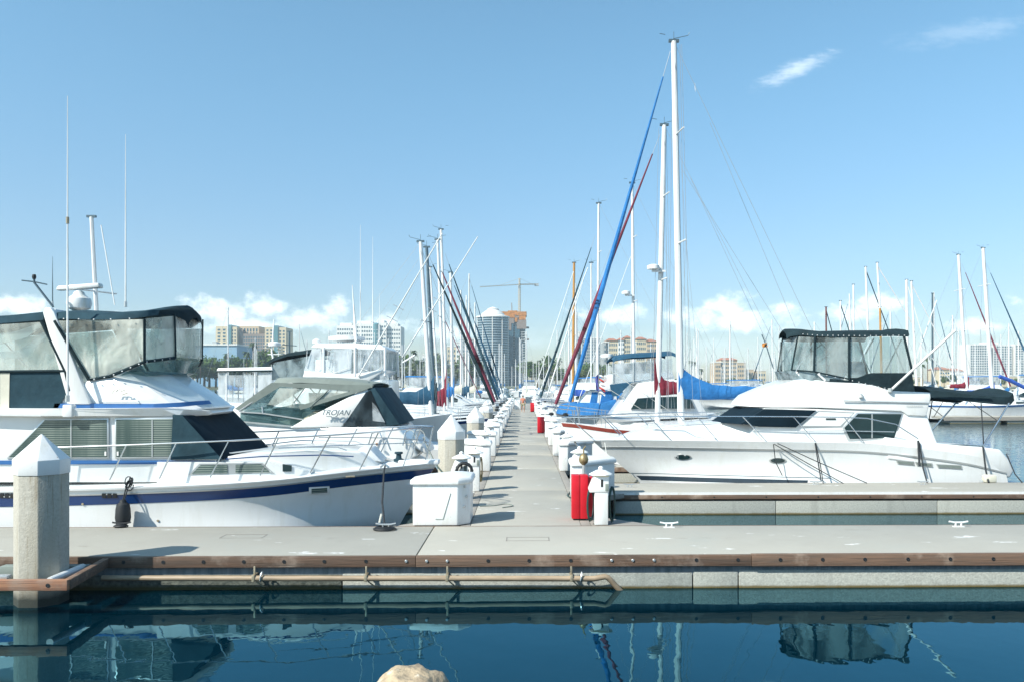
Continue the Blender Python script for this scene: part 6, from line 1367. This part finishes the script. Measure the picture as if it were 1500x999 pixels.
# arena
t, *_ = bld('low round-cornered hall with mottled blue walls below the left tan tower', 288, 347, 505, 700, 30, 'bblue', name='arena')
a, b = P(286, 506, 700), P(347, 506, 700)
MB().box((a.x, 700, 1), (b.x, 740, a.z)).build('wall', 'bblue', t, smooth=0); MB().box((a.x-.5, 699, a.z), (b.x+.5, 741, a.z+1.2)).build('roof', 'bwhite', t, smooth=0)
MB().box((P(311, 503, 705).x, 705, a.z+1.2), (P(317, 503, 705).x, 712, a.z+3.5)).build('roof_plant', 'bgrey', t, smooth=0)
# white hotel block
t, *_ = bld('white hotel tower block with curved teal stair bay and grid of small windows', 493, 587, 477, 900, 28, 'bwhite', name='hotel')
for i, (p0, p1, py, dy, nx, ny, sl_) in enumerate(((493, 518, 477, 0, 7, 13, 0), (518, 547, 474, -2, 8, 14, 0), (554, 566, 473, -1, 3, 14, 0), (566, 587, 478, 3, 6, 13, 0))):
    x0, x1, z = blk(t, p0, p1, py, 900+dy, 28, 'bwhite'); win_grid(t, x0+.4, x1-.4, 900+dy, 6, z-2, nx, ny, .58, .45, cap=25)
    MB().box((x0+3, 903, z), (x1-3, 920, z+3)).build('roof_house', 'bwhite', t, smooth=0)
q = P(550.5, 474, 896); MB().lathe([(4.0, 0), (4.0, q.z-2), (3.2, q.z-1), (.2, q.z)], (q.x, 899, 1), 16).build('stair_bay', 'bteal', t); floors(t, q.x-3.2, q.x+3.2, 896, 8, q.z-3, 14, 'bwhite', .9)
# round glass tower
t = thing('round_tower', 'round glass condominium tower with white stepped dome roof', 'building', (xw(722, 820), 820, 1))
cx = xw(722, 820); rr_ = (xw(746, 820)-xw(698, 820))/2; zt = P(722, 466, 820).z
MB().lathe([(rr_-.8, 0), (rr_-.8, zt-1)], (cx, 820, 1), 40).build('glazing', 'bglass', t)
for k in range(27):
    z = 3+(zt-3)*k/27; MB().lathe([(rr_-.5, z), (rr_, z), (rr_, z+.75), (rr_-.5, z+.75)], (cx, 820, 0), 40).build('balcony', 'btower', t)
for k in range(5):
    a = -math.pi*(k+.5)/5; MB().box((cx+rr_*.985*math.cos(a)-.35, 820+rr_*.985*math.sin(a)-.35, 1), (cx+rr_*.985*math.cos(a)+.35, 820+rr_*.985*math.sin(a)+.35, zt)).build('pier', 'bwhite', t, smooth=0)
rf = MB().lathe([(rr_+.6, 0), (rr_+.4, 1.2), (rr_*.72, 2.6), (rr_*.68, 4.2), (rr_*.4, 7.4), (rr_*.36, 8.0), (rr_*.33, 9), (.4, 11)], (cx, 820, zt), 36).build('roof', 'bwhite', t)
MB().lathe([(rr_*.37, 7.9), (rr_*.37, 8.6)], (cx, 820, zt), 24).build('lantern', 'bgrey', rf)
# tower under construction with orange netting
t = thing('unfinished_tower', 'unfinished tower with bare floor slabs and orange netting round its top', 'building', (xw(756, 850), 850, 1))
x0, x1 = xw(735, 850), xw(771, 850); zt = P(750, 457, 850).z; zn = P(750, 470, 850).z
MB().box((x0+3, 853, 1), (x1-3, 872, zt-3)).build('core', 'bglass', t, smooth=0)
for k in range(28):
    z = 3+(zt-3)*k/28; MB().box((x0+1, 850, z), (x1-1, 876, z+.8)).build('floor_slab', 'bgrey', t, smooth=0)
for k in range(8): MB().box((x0+1.2+k*(x1-x0-3)/7, 850.4, 1), (x0+2.0+k*(x1-x0-3)/7, 851, zt)).build('column', 'bgrey', t, smooth=0)
for (p0, p1, ya, yb) in ((733, 748, 457, 463), (744, 758, 455.5, 461), (755, 771.5, 457, 462.5), (735, 741, 463, 470), (741, 754, 461, 466), (760, 770, 462, 469), (754, 758, 466, 472)): MB().box((xw(p0, 850), 848.6-(p0 % 7)*.1, P(750, yb, 850).z), (xw(p1, 850), 877, P(750, ya, 850).z)).build('netting', 'orange', t, smooth=0)
for (p0, p1, ya, yb) in ((741, 753, 466, 474), (754, 760, 461, 466), (757, 771, 469, 482), (743, 749, 474, 484)): MB().box((xw(p0, 850), 848.4, P(750, yb, 850).z), (xw(p1, 850), 849.8, P(750, ya, 850).z)).build('brown_screen', 'bbrown', t, smooth=0)
MB().box((x0+4, 848.9, 1), (x0+12, 849.9, zn)).build('glazed_bay', 'bglass', t, smooth=0); MB().box((x1-12, 848.9, 1), (x1-7, 849.9, zn-6)).build('glazed_bay', 'bglass', t, smooth=0)
for (px, py) in ((773, 480), (773, 497)): q = P(px, py, 850); MB().box((q.x-2.5, 852, q.z-.5), (q.x+1.5, 860, q.z+1)).build('hoist_platform', 'bbrown', t, smooth=0)
# tower crane
t = thing('tower_crane', 'pale tower crane standing over the unfinished tower', 'crane', (xw(761, 852), 852, zt))
def lattice(a, b, w, n, nm, par, r=.28):
    a, b = Vector(a), Vector(b); d = (b-a).normalized(); u = d.orthogonal().normalized(); v = d.cross(u); mb = MB()
    cs = [u*w+v*w, u*w-v*w, -u*w-v*w, -u*w+v*w]
    for c_ in cs: mb.tube([a+c_, b+c_], r, 4)
    for i in range(n):
        for j in range(4): mb.tube([a.lerp(b, i/n)+cs[j], a.lerp(b, (i+1)/n)+cs[(j+1) % 4]], r*.6, 3)
    return mb.build(nm, 'crane', par)
q0, q1 = P(761, 458, 852), P(761, 417, 852)
lattice(q0, q1, .8, 12, 'tower', t); lattice(q1, P(761, 408, 852), .5, 3, 'mast_head', t)
lattice(q1, P(703, 420.5, 800), .32, 20, 'jib', t, .10); lattice(q1, P(788, 416.5, 875), .42, 8, 'counter_jib', t, .16)
q = P(786, 417, 873); MB().box((q.x-2.2, 871, q.z-1.6), (q.x+2.2, 875, q.z+.6)).build('counterweight', 'bgrey', t, smooth=0); q = P(760, 419, 851); MB().box((q.x-1.2, 850, q.z-1), (q.x+.4, 852, q.z+1.2)).build('operator_cab', 'bwhite', t, smooth=0)
for e_ in ((P(730, 419, 825)), (P(780, 417, 868))): MB().tube([P(761, 408, 852), e_], .12, 4).build('tie_bar', 'crane', t)
t = thing('site_derrick', 'small dark derrick on the roof between the round tower and the crane', 'crane', P(750, 458, 850)); MB().tube([P(750, 458, 850), P(749.5, 444, 850)], .45, 6).build('boom', 'bbrown', t)
# smaller blocks
def simple(label, parts, Y, name='apartment_building', depth=20):
    t = thing(name, label, 'building', (xw(parts[0][0], Y), Y, 1))
    for (p0, p1, py, mt, nx, ny, rf) in parts:
        x0, x1, z = blk(t, p0, p1, py, Y, depth, mt)
        if nx: win_grid(t, x0+.5, x1-.5, Y, 5, z-1.5, nx, ny, .55, .5, cap=40)
        if rf: MB().rings([[(x0-.6, Y-1, z), (x1+.6, Y-1, z), (x1+.6, Y+depth+1, z), (x0-.6, Y+depth+1, z)], [(x0+3, Y+depth*.4, z+2.4), (x1-3, Y+depth*.4, z+2.4), (x1-3, Y+depth*.6, z+2.4), (x0+3, Y+depth*.6, z+2.4)]]).build('roof', 'roof', t, smooth=0)
        else: MB().box((x0-.3, Y-.3, z), (x1+.3, Y+depth, z+.8)).build('roof', 'bwhite', t, smooth=0)
    return t
simple('short pale apartment block just left of the tall mast cluster', ((618, 627, 520, 'bwhite', 3, 5, 0), (627, 640, 517, 'bsand', 3, 6, 0)), 760)
simple('pale block seen between the left masts and the dark forestays', ((655, 668, 508, 'bsand', 4, 7, 0), (668, 676, 502, 'bwhite', 2, 8, 0)), 780)
simple('grey blue mid-rise block left of the round glass tower', ((676, 698, 497, 'bgrey', 7, 10, 0),), 840)
simple('slim white balcony tower between the wooden mast and the blue furled sail', ((843, 852, 497, 'bwhite', 4, 12, 0), (845, 851, 487, 'bwhite', 2, 4, 0)), 760)
simple('glassy grey tower behind the slim white balcony tower', ((852, 880, 496, 'bgrey', 8, 13, 0),), 800)
t = simple('long cream residential block with red tiled roofs behind the flybridge cruiser', ((884, 892, 502, 'bgrey', 2, 8, 0), (888, 905, 499, 'bsand', 5, 8, 1), (905, 915, 498, 'bwhite', 3, 8, 1), (914, 926, 495, 'bsand', 4, 9, 1), (932, 947, 497, 'bsand', 5, 8, 1), (947, 962, 500, 'btan', 5, 8, 1), (926, 932, 502, 'bwhite', 2, 7, 0)), 720)
simple('distant tan low-rise block with tiled roof beyond the mast forest', ((1047, 1058, 531, 'btan', 4, 4, 0), (1056, 1080, 527, 'btan', 8, 5, 1), (1080, 1092, 531, 'btan', 4, 4, 0)), 800)
simple('faint low pink buildings beyond the mast forest left of the yacht', ((1093, 1104, 541, 'btan', 3, 2, 0), (1110, 1122, 543, 'bsand', 3, 2, 0), (1018, 1030, 540, 'bwhite', 3, 2, 0)), 820)
simple('low cream waterfront buildings left of the white hotel slab', ((1330, 1352, 552, 'bsand', 6, 2, 0), (1376, 1392, 541, 'bsand', 4, 3, 1), (1392, 1412, 543, 'bwhite', 5, 3, 1)), 700)
simple('low white waterfront building under the wide white slab', ((1412, 1440, 549, 'bwhite', 7, 2, 0), (1440, 1530, 551, 'bsand', 16, 2, 0)), 680)
t = thing('slab_block', 'wide white slab apartment block with a regular grid of windows at the right edge', 'building', (xw(1460, 850), 850, 1))
for (p0, p1, py, nx, dy) in ((1421, 1452, 504, 9, 0), (1455, 1483, 505, 7, 2), (1487, 1530, 504, 11, 0)):
    x0, x1, z = blk(t, p0, p1, py, 850+dy, 24, 'bwhite'); win_grid(t, x0+.4, x1-.4, 850+dy, 10, z-1, nx, 13, .6, .62, cap=33)
for (p0, p1) in ((1452, 1455), (1483, 1487)): blk(t, p0, p1, 506, 856, 10, 'bteal', 'stair_bay')
MB().box((xw(1448, 850), 858, P(1448, 504, 850).z), (xw(1470, 850), 868, P(1448, 504, 850).z+2.2)).build('roof_house', 'bwhite', t, smooth=0)

# ---------------------------------------------------------------- air
hz = MB().box((-900, -80, -1.0), (900, 1060, 130)).build('haze', None, None, smooth=0); tag(hz, kind='stuff')
m = bpy.data.materials.new('air'); m.use_nodes = True; t_ = m.node_tree; t_.nodes.clear()
vo = t_.nodes.new('ShaderNodeVolumePrincipled'); vo.inputs['Density'].default_value = .00028; vo.inputs['Color'].default_value = (.72, .90, 1, 1); vo.inputs['Anisotropy'].default_value = .1
mo_ = t_.nodes.new('ShaderNodeOutputMaterial'); t_.links.new(vo.outputs[0], mo_.inputs['Volume']); hz.data.materials.clear(); hz.data.materials.append(m)
